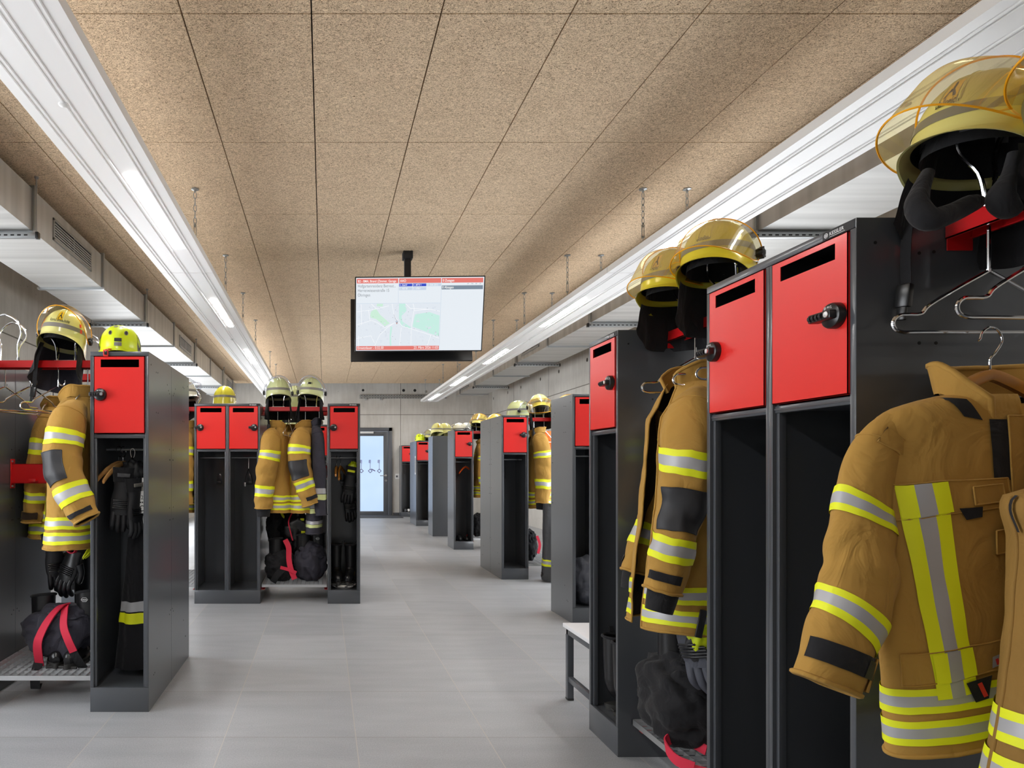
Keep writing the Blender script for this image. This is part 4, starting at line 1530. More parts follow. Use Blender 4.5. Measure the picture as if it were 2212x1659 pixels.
# ================================================================ hangers
def wire_hanger(label, loc, rotz, hook=False, stem=.10, group='chrome wire hangers'):
    """hangs from the underside of a rail: origin at the top of the stem, arms along local x"""
    t = thing('coat_hanger', label, 'coat hanger', loc, rotz, group)
    mb = MB()
    r = .0042
    j = -stem
    mb.tube([(0, 0, .003), (0, 0, j)], r, M['chrome'], 8)
    arm = [(0, 0, j), (.065, 0, j - .036), (.135, 0, j - .078), (.155, 0, j - .098), (.185, 0, j - .100), (.205, 0, j - .102), (.218, 0, j - .115), (.215, 0, j - .132), (.195, 0, j - .14), (.15, 0, j - .14), (0, 0, j - .14)]
    pts = spline(arm, 46)
    full = pts + [Vector((-p.x, p.y, p.z)) for p in reversed(pts[:-1])]
    mb.tube(full[:-1], r, M['chrome'], 8, closed=True)
    mb.lathe([(.006, -.004), (.006, .004)], 8, M['chrome'], T(0, 0, j))
    mb.build('wire_frame', t)
    if hook:
        mb = MB()
        mb.tube([(0, 0, j + .03), (.006, -.004, j + .012), (.02, -.012, j + .008), (.03, -.016, j + .02), (.031, -.016, j + .036)], .0045, M['chrome'], 8, smooth=14)
        mb.build('side_hook', t)
    return t


def wooden_hanger(label, loc, rotz, mat='wood', w=.22, hook_h=.10, group=None, depth=.012, name='wooden_hanger', tilt=0):
    """origin at the top of the hook, arms along local x"""
    t = thing(name, label, 'coat hanger', loc, group=group, rot=(0, math.radians(tilt), rotz))
    mb = MB()
    n = 24
    top, bot = [], []
    for i in range(n + 1):
        x = -w + 2 * w * i / n
        k = abs(x) / w
        zc = -hook_h - .004 - .095 * k ** 1.5
        hh = .024 * (1 - .35 * k)
        top.append((x, zc + hh * .6))
        bot.append((x, zc - hh * (1 - .5 * (1 - k) ** 3)))
    vs, fs = [], []
    for i in range(n + 1):
        for z in (top[i][1], bot[i][1]):
            pass
        k = abs(top[i][0]) / w
        yb = .02 * k * k
        d = depth * (1 - .2 * k)
        zt, zb = top[i][1], bot[i][1]
        zm = (zt + zb) / 2
        vs += [(top[i][0], -d * .6 - yb, zt - .003), (top[i][0], d * .6 - yb, zt - .003), (top[i][0], d - yb, zm), (top[i][0], d * .6 - yb, zb), (top[i][0], -d * .6 - yb, zb), (top[i][0], -d - yb, zm)]
    for i in range(n):
        for q in range(6):
            fs.append((i * 6 + q, (i + 1) * 6 + q, (i + 1) * 6 + (q + 1) % 6, i * 6 + (q + 1) % 6))
    fs.append((5, 4, 3, 2, 1, 0))
    fs.append(tuple(n * 6 + q for q in range(6)))
    mb.add(vs, fs, M[mat])
    mb.build('shoulder_bar', t, angle=60, normals=True)
    mb = MB()
    mb.tube([(0, 0, -hook_h + .006), (0, 0, -hook_h + .03), (.012, 0, -.055), (.026, 0, -.03), (.02, 0, -.008), (.002, 0, .002), (-.016, 0, -.008), (-.022, 0, -.024), (-.026, 0, -.028)], .0024, M['chrome'], 8, smooth=36)
    mb.build('hook', t)
    return t


# ================================================================ jackets
def crumple(p, amp, f, seed):
    q = Vector((p.x * f + seed * 3.7, p.y * f + seed * 1.9, p.z * f * .55 + seed * 5.3))
    n = noise.noise_vector(q) + noise.noise_vector(q * 2.3) * .5 + noise.noise_vector(q * 5.1) * .22
    return p + Vector(n) * amp


class Jacket:
    """firefighter jacket. Local frame: origin at the base of the neck, z up, the wearer looks to -y, wearer's left = +x."""

    RINGS = [(0.0, .085, .07, 0), (-.03, .135, .082, 0), (-.06, .19, .09, 0), (-.095, .235, .096, 0), (-.14, .262, .104, 0), (-.25, .262, .115, 0),
             (-.45, .255, .118, 0), (-.65, .262, .122, 0), (-.86, .275, .128, 0)]

    def __init__(s, label, loc, rotz, seed=1, cloth='tan', rings=None, hem=-.86, gap_r=-.012, gap_l=.02, expo=2.3, amp=.0095, freq=7.5, hemslope=0.0, shear=None,
                 cat='jacket', name='turnout_jacket', group='firefighter jackets on the racks', flap=None):
        s.t = thing(name, label, cat, loc, rotz, group)
        s.seed, s.cloth, s.hem, s.gr, s.gl, s.n, s.amp, s.freq, s.hs = seed, M[cloth], hem, gap_r, gap_l, expo, amp, freq, hemslope
        s.rings = sorted([(-r[0],) + tuple(r[1:]) for r in (rings or Jacket.RINGS)])
        s.shear, s.flap = shear, flap
        s.sl = {}

    def fin(s, p):
        if s.shear:
            p = s.shear(p)
        return crumple(p, s.amp * min(1.0, .25 + abs(p.z) * 2.2), s.freq, s.seed)

    def _ring(s, z, off):
        a, b, yo = table(s.rings, -z)
        return a + off, b + off, yo

    def body(s, u, v, off=0.0):
        """u 0..1 from the wearer's left front edge round the back to the right front edge"""
        z = s.hem * v
        a, b, yo = s._ring(z, off)

        def ang(x):
            k = min(1, abs(x) / a) ** (s.n / 2)
            return math.copysign(math.asin(k), x)
        t0, t1 = ang(s.gl), 2 * PI + ang(s.gr)
        th = t0 + (t1 - t0) * u
        sn, cs = math.sin(th), math.cos(th)
        x = a * math.copysign(abs(sn) ** (2 / s.n), sn)
        y = -b * math.copysign(abs(cs) ** (2 / s.n), cs) + yo
        p = Vector((x, y, z + s.hs * x * max(0, v) ** 2))
        if s.flap:
            p = s.flap(p, u, v)
        return s.fin(p)

    def front(s, x, z, off=.003, back=False):
        """point on the front (or back) panel at x, z"""
        a, b, yo = s._ring(z, 0)
        k = max(0.0, 1 - min(1, abs(x) / a) ** s.n) ** (1 / s.n)
        p = Vector((x, (b * k + off) * (1 if back else -1) + yo, z + s.hs * x * max(0, z / s.hem) ** 2))
        if s.flap and not back:
            p = s.flap(p, 0 if x > 0 else 1, z / s.hem)
        return s.fin(p)

    def build_body(s, nu=72, nv=60):
        mb = MB()
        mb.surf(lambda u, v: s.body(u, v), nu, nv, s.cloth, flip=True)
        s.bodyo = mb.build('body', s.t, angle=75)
        # turned hem and front edges
        mb = MB()
        mb.tube([s.body(u / 60, 1) for u in range(61)], .005, s.cloth, 6)
        for u in (0, 1):
            mb.tube([s.body(u, .03 + .97 * k / 40) for k in range(41)], .004, s.cloth, 6)
        mb.build('hem', s.t, angle=75)
        return s

    def bands(s, z0, z1, mats=('yellow', 'silver', 'yellow'), u0=0.0, u1=1.0, fr=(.29, .71)):
        mb = MB()
        v0, v1 = z0 / s.hem, z1 / s.hem

        def mf(u, v):
            return M[mats[0]] if v < fr[0] else (M[mats[1]] if v < fr[1] else M[mats[2]])
        edges = [0, fr[0], fr[1], 1]
        for k in range(3):
            mb.surf(lambda u, v: s.body(u, v, .003), 64, 3, M[mats[k]], (u0, u1), (v0 + (v1 - v0) * edges[k], v0 + (v1 - v0) * edges[k + 1]))
        return mb.build('reflective_stripe', s.t, angle=75)

    def patch(s, quad, mat, name, off=.004, nu=8, nv=10, back=False, tri=None, fr=None, th=0.0):
        """quad in (x, z): top-left, top-right, bottom-right, bottom-left as seen from the front"""
        q = [Vector(p) for p in quad]
        mb = MB()

        def fn(u, v, o=off):
            p = (q[0] * (1 - u) + q[1] * u) * (1 - v) + (q[3] * (1 - u) + q[2] * u) * v
            return s.front(p.x, p.y, o, back)
        if tri:
            e = [0, fr[0], fr[1], 1]
            for k in range(3):
                mb.surf(fn, 3, nv, M[tri[k]], (e[k], e[k + 1]), (0, 1), flip=not back)
        else:
            mb.surf(fn, nu, nv, mat, flip=not back)
            if th:
                rim = [fn(k / nu, 0) for k in range(nu + 1)] + [fn(1, k / nv) for k in range(nv + 1)] + [fn(1 - k / nu, 1) for k in range(nu + 1)] + [fn(0, 1 - k / nv) for k in range(nv + 1)]
                mb.tube(rim, th, mat, 5, closed=True)
        return mb.build(name, s.t, angle=75)

    def sleeve(s, side, path, radii, stripes=((.33, .43), (.68, .78)), pad=None, cuff=None, knit=False, flat=.85, patchcuff=None, tab=None, nu=36, nv=64, mats=('yellow', 'silver', 'yellow'), shoulder_seam=True, stripe_fr=(.29, .71), skew=0.0):
        """path of the sleeve axis, radii along it; u = 0 faces -y, u = .25 faces +x"""
        P = [Vector(p) for p in path]
        RR = [Vector((r, 0, 0)) for r in radii]

        def S(u, t, off=0.0):
            c = catmull(P, t)
            tg = (catmull(P, min(1, t + .02)) - catmull(P, max(0, t - .02))).normalized()
            n1 = Vector((0, -1, 0)) - tg * (-tg.y)
            n1.normalize()
            n2 = tg.cross(n1) * -1
            if n2.x < 0:
                n2 = -n2
            r = catmull(RR, t).x + off
            a = 2 * PI * u
            rr = r * (1 + .04 * noise.noise(Vector((math.cos(a) * 2, math.sin(a) * 2 + s.seed * 3, t * 9))) + .042 * math.sin(t * 38 + s.seed + 2.4 * math.cos(a)) * max(0, math.sin((t - .25) * 3.2)))
            p = c + n1 * math.cos(a) * rr * flat + n2 * math.sin(a) * rr
            return crumple(p, s.amp * .8, s.freq * 1.3, s.seed + side * 2.0)
        s.sl[side] = S
        mb = MB()
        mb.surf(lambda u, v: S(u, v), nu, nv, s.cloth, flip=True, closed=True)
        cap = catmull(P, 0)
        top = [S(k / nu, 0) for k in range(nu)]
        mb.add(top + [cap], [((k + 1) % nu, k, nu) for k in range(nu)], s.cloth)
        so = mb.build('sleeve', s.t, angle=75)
        mb = MB()
        mb.tube([S(k / nu, 1.0) for k in range(nu)], .006, s.cloth, 6, closed=True)
        mb.build('cuff_hem', so, angle=75)
        if shoulder_seam:
            mb = MB()
            mb.tube([S(k / nu, .13, .0005) for k in range(nu)], .0026, s.cloth, 5, closed=True)
            mb.build('shoulder_seam', so, angle=75)
        for (t0, t1) in stripes:
            mb = MB()
            e = [0, stripe_fr[0], stripe_fr[1], 1]
            for k in range(3):
                mb.surf(lambda u, v: S(u, v + skew * math.sin(2 * PI * u), .003), nu, 3, M[mats[k]], (0, 1), (t0 + (t1 - t0) * e[k], t0 + (t1 - t0) * e[k + 1]), closed=True)
            mb.build('reflective_stripe', so, angle=75)
        if pad:
            u0, u1, t0, t1 = pad
            mb = MB()
            mb.surf(lambda u, v: S(u, v, .005), 14, 14, M['pad'], (u0, u1), (t0, t1))
            rim = [S(u0 + (u1 - u0) * k / 10, t0, .004) for k in range(11)] + [S(u1, t0 + (t1 - t0) * k / 10, .004) for k in range(11)] + [S(u1 - (u1 - u0) * k / 10, t1, .004) for k in range(11)] + [S(u0, t1 - (t1 - t0) * k / 10, .004) for k in range(11)]
            mb.tube(rim, .0025, M['pad'], 5, closed=True)
            mb.build('elbow_pad', so, angle=75)
        if cuff:
            u0, u1, t0, t1 = cuff
            mb = MB()
            mb.surf(lambda u, v: S(u, v, .005), 14, 4, M['black_cloth'], (u0, u1), (t0, t1))
            mb.build('cuff_strap', so, angle=75)
        if tab:
            u0, u1, t0, t1 = tab
            mb = MB()
            mb.surf(lambda u, v: S(u, v, .009), 8, 6, s.cloth, (u0, u1), (t0, t1))
            mb.tube([S(u0, t0, .008), S(u1, t0, .008), S(u1, t1, .008), S(u0, t1, .008)], .003, s.cloth, 5, closed=True)
            mb.surf(lambda u, v: S(u, v, .008), 6, 4, M['pad'], (u0 - .07, u0 + .01), (t0 + .01, t1 - .03))
            mb.build('cuff_tab', so, angle=75)
        if knit:
            mb = MB()
            d = (catmull(P, 1) - catmull(P, .95)).normalized()
            r = radii[-1]
            mb.tube([catmull(P, 1) - d * .03, catmull(P, 1) + d * .03, catmull(P, 1) + d * .075], [r * .86, r * .80, r * .72], M['black_cloth'], 18)
            mb.build('knit_cuff', so, angle=75)
        return so

    def collar(s, h=.06, lean=.012, wid=1.0, front_drop=.05, spread=.012, inner=True, height_fn=None):
        """standing collar, open in front"""
        a, b = s.rings[0][1] * 1.0 * wid, s.rings[0][2] * 1.05

        def C(u, v, off):
            th = math.radians(24 + 312 * u)
            sn, cs = math.sin(th), math.cos(th)
            fr = max(0, cs) ** 2
            r = 1 + lean * v * 6 + off
            z = .004 - front_drop * fr + h * v * (1 - .15 * fr)
            p = Vector((a * sn * r + spread * v * fr * math.copysign(1, sn), -b * cs * r - .015 * fr * v, z))
            return crumple(p, s.amp * .6, 12, s.seed)
        mb = MB()
        mb.surf(lambda u, v: C(u, v, .05), 40, 6, s.cloth)
        mb.surf(lambda u, v: C(u, v, -.05), 40, 6, M['tan_in'] if s.cloth in (M['tan'], M['tan_dark']) else s.cloth, flip=True)
        edge = [C(k / 40, 1, 0) for k in range(41)]
        mb.tube([C(0, 0, 0)] + edge + [C(1, 0, 0)], .007, s.cloth, 6)
        mb.build('collar', s.t, angle=75)
        return s
# ================================================================ boots, gloves, trousers
def boot(label, loc, rotz=0, h=.36, lean=0, tag_col=None, group='fire boots', laces=False):
    """toe points to -y, origin under the heel"""
    t = thing('fire_boot', label, 'boot', loc, group=group, rot=(0, math.radians(lean), rotz))
    P = [(0, .01, h), (0, .012, h * .72), (0, .012, h * .45), (0, .005, .12), (0, -.035, .078), (0, -.10, .062), (0, -.165, .05), (0, -.195, .042)]
    Rr = [.062, .058, .054, .053, .055, .047, .043, .022]
    mb = MB()
    Pv = [Vector(p) for p in P]
    Rv = [Vector((r, 0, 0)) for r in Rr]

    def S(u, v):
        c = catmull(Pv, v)
        r = catmull(Rv, v).x
        tg = (catmull(Pv, min(1, v + .02)) - catmull(Pv, max(0, v - .02))).normalized()
        n1 = Vector((1, 0, 0))
        n2 = tg.cross(n1)
        a = 2 * PI * u
        wr = 1 + .035 * math.sin(v * 46) * max(0, 1 - abs(v - .42) * 5)
        p = c + n1 * math.cos(a) * r * .86 * wr + n2 * math.sin(a) * r * wr
        p.z = max(p.z, .02)
        return p
    mb.surf(S, 26, 40, M['leather'], closed=True)
    mb.add([S(k / 26, 1) for k in range(26)], [tuple(range(26))], M['leather'])
    mb.build('upper', t, angle=60, normals=True)
    mb = MB()
    out = []
    for k in range(30):
        a = 2 * PI * k / 30
        y = math.sin(a)
        w = .046 if y > 0 else .050
        out.append((math.cos(a) * w * (1 - .25 * (y < -.6)), -.075 + y * .135))
    mb.prism(out, 0, .028, M['rubber'])
    for q in range(8):
        yy = -.19 + q * .032
        mb.box((-.052, yy, 0), (.052, yy + .012, .014), M['rubber'], .002)
    mb.build('sole', t, angle=40)
    mb = MB()
    mb.tube([S(k / 26, .0) for k in range(26)], .007, M['black_cloth'], 6, closed=True)
    for s_ in (-1, 1):
        mb.ribbon([(s_ * .056, .01, h - .03), (s_ * .062, .01, h + .02), (s_ * .058, .01, h + .035), (s_ * .05, .01, h + .01)], .022, (0, 1, 0), M['black_cloth'], .003, 10)
    mb.build('padded_rim', t, angle=60)
    for s_ in (-1, 1):
        mb = MB()
        mb.add([S((.0 if s_ > 0 else .5) + d, v) + Vector((s_ * .002, -.001, 0)) for d, v in ((-.03, .5), (.03, .5), (.05, .62), (-.02, .62))], [(0, 1, 2, 3)], M[tag_col or 'band'])
        mb.build('reflex_tab', t, angle=0)
    mb = MB()
    mb.add([S(.75 + d, v) + Vector((0, -.002, 0)) for d, v in ((-.012, .12), (.012, .12), (.012, .24), (-.012, .24))], [(0, 1, 2, 3)], M[tag_col or 'band'])
    mb.build('reflex_tab', t, angle=0)
    return t


def glove(label, loc, rotz=0, rot=None, mat='glove', size=1.0, accent=None, group='work gloves', curl=.25):
    """hangs fingers down; back of the hand to -y; origin at the cuff"""
    t = thing('glove', label, 'glove', loc, rotz, group, rot)
    k = size
    mb = MB()

    def palm(u, v):
        a = 2 * PI * u
        w, d = table([(0, .046, .03), (.25, .042, .026), (.5, .05, .022), (.8, .052, .02), (1, .046, .016)], v)
        return Vector((math.cos(a) * w * k, math.sin(a) * d * k, -.17 * v * k))
    mb.surf(palm, 24, 14, M[mat], closed=True, flip=True)
    mb.add([palm(i / 24, 1) for i in range(24)], [tuple(range(24))], M[mat])
    for x, L_, c in ((-.034, .075, .9), (-.012, .088, 1.0), (.012, .084, 1.1), (.034, .068, 1.2)):
        pts = [(x * k, 0, -.155 * k), (x * 1.08 * k, -.004 * k, -(.16 + L_ * .35) * k), (x * 1.12 * k, (-.01 + .03 * curl * c) * k, -(.16 + L_ * .7) * k), (x * 1.1 * k, (.06 * curl * c) * k, -(.16 + L_) * k), (x * 1.1 * k, (.075 * curl * c) * k, -(.166 + L_) * k)]
        mb.tube(pts, [.0135 * k, .0135 * k, .0128 * k, .0115 * k, .004 * k], M[mat], 10, smooth=14)
    mb.tube([(.044 * k, 0, -.07 * k), (.064 * k, .012 * k, -.105 * k), (.066 * k, .02 * k, -.15 * k), (.064 * k, .022 * k, -.158 * k)], [.02 * k, .0165 * k, .014 * k, .005 * k], M[mat], 10, smooth=12)
    mb.build('hand', t, angle=60)
    mb = MB()
    for q in range(5):
        z = -.10 - q * .009
        mb.tube([(-.04 * k, -.021 * k, z * k), (0, -.027 * k, z * k), (.04 * k, -.021 * k, z * k)], .0035 * k, M['black_plastic'], 6, smooth=8)
    mb.build('knuckle_guard', t, angle=60)
    mb = MB()
    mb.surf(lambda u, v: Vector((math.cos(2 * PI * u) * (.048 + .006 * v) * k, math.sin(2 * PI * u) * (.032 + .004 * v) * k, (.07 * v - .012) * k)), 24, 4, M['black_cloth'], closed=True)
    mb.box((-.03 * k, -.036 * k, .012 * k), (.03 * k, -.028 * k, .03 * k), M[accent or 'band'], .002)
    mb.build('cuff', t, angle=60)
    return t


def folded_trousers(label, loc, r, seed, strap=None, rotz=0, mat='navy', group='turnout trousers rolled down over boots', boots=(), amp=.16):
    """trousers rolled down over the boots: a slumped roll of cloth, wide red braces, boot shafts sticking out"""
    t = thing('turnout_trousers', label, 'trousers', loc, rotz, group)
    mb = MB()
    rx, ry, rz = r
    mb.blob((0, 0, rz * .86), (rx, ry, rz), M[mat], seed, amp, 1.7, 64, 40, fold=.22, floor=.004)
    mb.build('rolled_legs', t, angle=80)
    mb = MB()
    mb.blob((rx * .08, -ry * .1, rz * 1.25), (rx * .86, ry * .8, rz * .52), M[mat], seed + 3, .18, 2.0, 56, 30, fold=.28)
    mb.build('waist', t, angle=80)
    for bx, by, bh, logo in boots:
        mb = MB()
        rr = .062

        def sh(u, v):
            a = 2 * PI * u
            return Vector((bx + math.cos(a) * rr * (1 + .06 * v), by + math.sin(a) * rr * .92, rz * 1.1 + (bh - rz * 1.1) * v + .015 * math.cos(a * 1 + 1) * v))
        mb.surf(sh, 24, 6, M['leather'], closed=True)
        mb.surf(lambda u, v: sh(u, 1) * (1 - .14 * v) + Vector((bx * .14 * v, by * .14 * v, bh * .14 * v - .05 * v)), 24, 3, M['black_cloth'], closed=True)
        mb.tube([sh(k / 24, 1) for k in range(24)], .008, M['black_cloth'], 6, closed=True)
        b = mb.build('boot_shaft', t, angle=60)
        if logo:
            lm = MB()
            c = Matrix.Translation((bx, by - rr - .002, bh - .032))
            hexp = [(.019 * math.cos(2 * PI * q / 6), 0, .012 * math.sin(2 * PI * q / 6)) for q in range(6)]
            lm.tube(hexp, .0014, M['white_ink'], 4, closed=True, M=c)
            lm.text('HAIX', .0125, M['white_ink'], c @ T(0, -.001, -.0045) @ FRONT, 'CENTER', bold=.02)
            lm.build('logo', b, angle=0)
    if strap:
        for pts, w, side, m in strap:
            mb = MB()
            mb.ribbon(pts, w, side, M[m], .006, 30)
            mb.build('brace_strap', t, angle=60)
    return t


def hanging_trousers(label, loc, rotz=0, w=.11, L_=.95, mat='navy', bands=((.62, .66, 'silver'), (.665, .705, 'yellow')), flare=1.5, group=None, seed=2, depth=.045, name='hanging_trousers', skew=0.0, knees=False):
    t = thing(name, label, 'trousers', loc, rotz, group)

    def S(u, v, off=0.0):
        a = 2 * PI * u
        ww = (w * (1 + (flare - 1) * v)) / 2 + off
        d = depth * (1 + .5 * v) + off
        k = 1 + .10 * math.sin(a * 5 + seed + v * 2) * (.3 + v)
        p = Vector((math.cos(a) * ww * k + skew * v, math.sin(a) * d * k, -L_ * v))
        return crumple(p, .010, 7, seed)
    mb = MB()
    mb.surf(lambda u, v: S(u, v), 56, 50, M[mat], closed=True)
    mb.build('leg_cloth', t, angle=75, normals=True)
    for a, b, m in bands:
        mb = MB()
        mb.surf(lambda u, v: S(u, v, .003), 56, 3, M[m], (0, 1), (a, b), closed=True)
        mb.build('reflective_band', t, angle=75)
    return t
# ================================================================ the gear in its places
rad = math.radians

# ---- helmets: right foreground
h1 = helmet('pale yellow helmet with raised amber visor, seen from below in the upper right corner', (1.475, 1.47, 1.965), yaw=-72, tilt=-4, roll=3, shell='helmet', vis_angle=36, name_text='Ballreich', vlen=1.2, marks=False)
Mi = (Matrix.Translation(h1.location) @ h1.rotation_euler.to_matrix().to_4x4()).inverted()
mb = MB()
mb.tube([Mi @ at(*p) for p in ((2005, 372, 1.42), (1988, 412, 1.41), (1982, 448, 1.40), (2008, 474, 1.39), (2052, 462, 1.40), (2098, 440, 1.41), (2122, 436, 1.43))], [.012, .017, .023, .024, .021, .019, .008], M['black_cloth'], 12, smooth=30)
mb.tube([Mi @ at(*p) for p in ((2190, 330, 1.36), (2180, 380, 1.36), (2162, 425, 1.36), (2180, 450, 1.37), (2205, 430, 1.38))], [.010, .014, .024, .022, .01], M['black_cloth'], 12, smooth=24)
mb.build('chin_pad', h1, angle=70)
helmet('helmet at the right frame edge of which only the amber visor rim shows', (1.515, 1.235, 1.985), yaw=-72, tilt=-2, vis_angle=34, emblem=False, vlen=1.1)
helmet('yellow helmet with amber visor pushed up, left of the pair above the right rack', (1.44, 2.70, 1.985), yaw=-58, tilt=2, shell='helmet_yellow', vis_angle=36, name_text='Hofer', vlen=1.1, strap=False)
helmet('yellow-green helmet with black visor knob, right of the pair above the right rack', (1.46, 2.44, 2.0), yaw=-50, tilt=-2, shell='helmet_yellow', vis_angle=34, name_text='Gundlach', emblem=False, vlen=1.08, strap=False)
# ---- left foreground
helmet('yellow helmet with amber visor and letter sticker on the nearest left rack', (-1.425, 3.60, 1.955), yaw=8, tilt=-4, roll=8, shell='helmet', vis_angle=66, name_text='Konrad Breitenhofer', marks=True, curtain_len=.23, cloth='navy')
climbing_helmet('neon yellow climbing helmet with grey vents on top of the nearest left locker', (-1.105, 3.565, HL + .004), yaw=12)
# ---- second left row
helmet('pale green helmet with clear visor, left one of the pair on the second left row', (-.439, 6.32, 1.96), yaw=8, shell='helmet_pale', visor='clear', vis_angle=72, emblem=False, flaps=1)
helmet('pale green helmet with black name strip, right one of the pair with clear visors', (-.123, 6.32, 1.962), yaw=-8, roll=4, strip=True, shell='helmet_pale', visor='clear', vis_angle=72, emblem=False, flaps=1)
helmet('pale green helmet peeping out behind the pair with clear visors', (-.30, 6.84, 1.95), yaw=180, shell='helmet_pale', visor='clear', vis_angle=50, emblem=False, detail=False)
helmet('ivory helmet half hidden by the nearest left locker, on the rack behind it', (-1.36, 6.32, 1.95), yaw=60, shell='helmet_white', visor='clear', vis_angle=60, emblem=False, detail=False, marks=True)
helmet('plain yellow helmet on top of the empty two-door locker', (-1.03, 6.82, HL + .096), yaw=180, shell='helmet_yellow', visor=None, emblem=False, curtain=False, strap=False, detail=False)
climbing_helmet('neon climbing helmet glimpsed under the red rail of the nearest left rack', (-2.33, 6.42, HL + .004), yaw=30, detail=False)
helmet('pale yellow helmet glimpsed under the red rail beside a neon helmet', (-2.10, 6.85, HL + .096), yaw=150, visor='amber', emblem=False, curtain=False, strap=False, detail=False)
# ---- third left row
climbing_helmet('neon climbing helmet seen behind the hangers of the second left rack', (-.66, 9.27, HL + .004), yaw=-20, detail=False)
helmet('ivory helmet seen through the second left rack above a red rail', (-.14, 9.3, HL + .097), yaw=10, shell='helmet_white', visor='clear', emblem=False, curtain=False, detail=False)
helmet('dark-curtained pale helmet seen through the second left rack beside an ivory one', (-.44, 9.27, 1.95), yaw=170, shell='helmet_pale', visor='clear', emblem=False, detail=False)
# ---- right side, further back
helmet('yellow helmet with red side marks facing us on the rack with the orange jacket', (2.505, 7.65, 1.955), yaw=-12, tilt=-10, roll=-4, shell='helmet', visor='amber', vis_angle=4, emblem=False, marks=True)
helmet('pale helmet of which only the crown shows above the locker with the grey bag', (2.83, 7.66, 1.95), yaw=20, shell='helmet', visor='amber', vis_angle=50, emblem=False, detail=False)
helmet('pale green helmet above the middle right locker with the seamed side', (2.42, 8.17, 1.935), yaw=80, shell='helmet_pale', visor='clear', vis_angle=40, emblem=False, detail=False)
helmet('pale helmet behind the pale green one above the middle right locker', (2.70, 10.38, 1.955), yaw=30, shell='helmet', visor='amber', vis_angle=45, emblem=False, detail=False)
helmet('yellow helmet with emblem and clear front, above the fourth right rack', (2.455, 10.38, 1.96), yaw=-35, tilt=-6, shell='helmet', visor='amber', vis_angle=40, detail=False, name_text='')
helmet('ivory helmet above the locker with the orange hanger', (2.69, 12.36, 1.95), yaw=70, shell='helmet_white', visor='clear', vis_angle=50, emblem=False, detail=False)
helmet('yellow helmet with emblem on the locker that shows its plain back', (2.125, 12.35, HL + .096), yaw=0, shell='helmet', visor=None, detail=False, curtain=False, strap=False)
helmet('small pale helmet right beside the emblem helmet far on the right side', (2.27, 12.40, HL + .096), yaw=40, shell='helmet', visor=None, emblem=False, detail=False, curtain=False, strap=False)
climbing_helmet('neon climbing helmet on the locker with the notice', (2.12, 14.55, HL + .004), yaw=0, detail=False)
helmet('pale helmet with visor between the neon and the emblem helmet far back', (2.36, 14.54, 1.955), yaw=-60, shell='helmet', visor='clear', vis_angle=45, emblem=False, detail=False)
helmet('pale helmet at the far right above the plain-backed locker, partly hidden', (2.54, 12.38, 1.95), yaw=20, shell='helmet_white', visor=None, emblem=False, detail=False)

# ---- chrome hangers, fixed with their stems under the rails
RB = 1.801
for x, y, rz, hk, lb in (
        (-1.755, 3.62, 62, False, 'bare chrome hanger at the left frame edge under the red rail'),
        (-1.617, 3.62, 58, True, 'bare chrome hanger with side hook, second from the left frame edge'),
        (-1.462, 3.62, 55, True, 'chrome hanger with side hook under the yellow helmet on the left rack'),
        (-1.30, 3.62, 85, False, 'chrome hanger that carries the nearest left jacket'),
        (-1.70, 4.13, 88, False, 'chrome hanger that carries the rear left jacket'),
        (-.445, 6.323, 85, False, 'chrome hanger that carries the left jacket of the second row'),
        (-.34, 6.323, 80, True, 'bare chrome hanger between the two tan jackets of the second row'),
        (-.18, 6.323, 88, False, 'chrome hanger that carries the middle jacket of the second row'),
        (-.045, 6.323, 88, False, 'chrome hanger that carries the dark jacket of the second row'),
        (-.29, 6.837, 75, False, 'bare chrome hanger on the back rail of the second left row'),
        (2.44, 7.653, 86, False, 'chrome hanger that carries the tan jacket beside the middle right locker'),
        (2.56, 7.653, 40, False, 'bare chrome hanger in front of the orange jacket'),
        (2.73, 8.167, 60, False, 'chrome hanger that carries the orange jacket'),
        (2.50, 10.383, 86, False, 'chrome hanger that carries the jacket beside the orange plastic hanger'),
        (1.516, 2.685, 0, False, 'bare chrome hanger furthest from us in the right rack'),
        (1.516, 2.46, 4, False, 'chrome hanger at the middle of the right rack, over the tan jacket'),
        (1.516, 2.30, 2, False, 'chrome hanger with round end close to the two-door locker'),
        (1.516, 1.50, 0, False, 'large bare chrome hanger in the right foreground'),
        (1.516, 1.36, 3, False, 'chrome hanger at the right frame edge in front of the large bare one')):
    wire_hanger(lb, (x, y, RB), rad(rz), hk)

# ---- the two jackets in the right foreground
J1RINGS = [(0, .11, .05, 0), (-.012, .16, .055, 0), (-.03, .215, .058, 0), (-.062, .255, .062, 0), (-.14, .265, .066, 0), (-.25, .255, .068, 0), (-.42, .242, .068, 0), (-.60, .23, .068, 0), (-.76, .215, .066, 0)]
j = Jacket('tan turnout jacket on a wooden hanger, open front with wide vertical reflective stripe', (1.47, 1.455, 1.41), 0, seed=1, rings=J1RINGS, hem=-.73, gap_r=.012, gap_l=.085, amp=.006, freq=6, hemslope=.30)
j.build_body(96, 80)
j.bands(-.598, -.646)
j.bands(-.660, -.708)
j.sleeve(-1, [(-.205, .0, -.066), (-.255, -.004, -.125), (-.285, -.008, -.215), (-.296, -.012, -.31), (-.304, -.018, -.40), (-.338, -.028, -.50), (-.390, -.04, -.622)], [.04, .052, .056, .064, .074, .073, .068],
         stripes=((.355, .445), (.765, .855)), cuff=(.78, 1.12, .90, .955), tab=(.13, .3, .90, .985), nu=48, nv=90, skew=.04, flat=.72)
j.sleeve(+1, [(.215, .0, -.06), (.268, -.004, -.12), (.29, .0, -.215), (.295, .0, -.31), (.30, -.01, -.40), (.31, -.02, -.50), (.32, -.03, -.60)], [.05, .074, .076, .077, .078, .075, .072], stripes=((.265, .405), (.735, .865)))
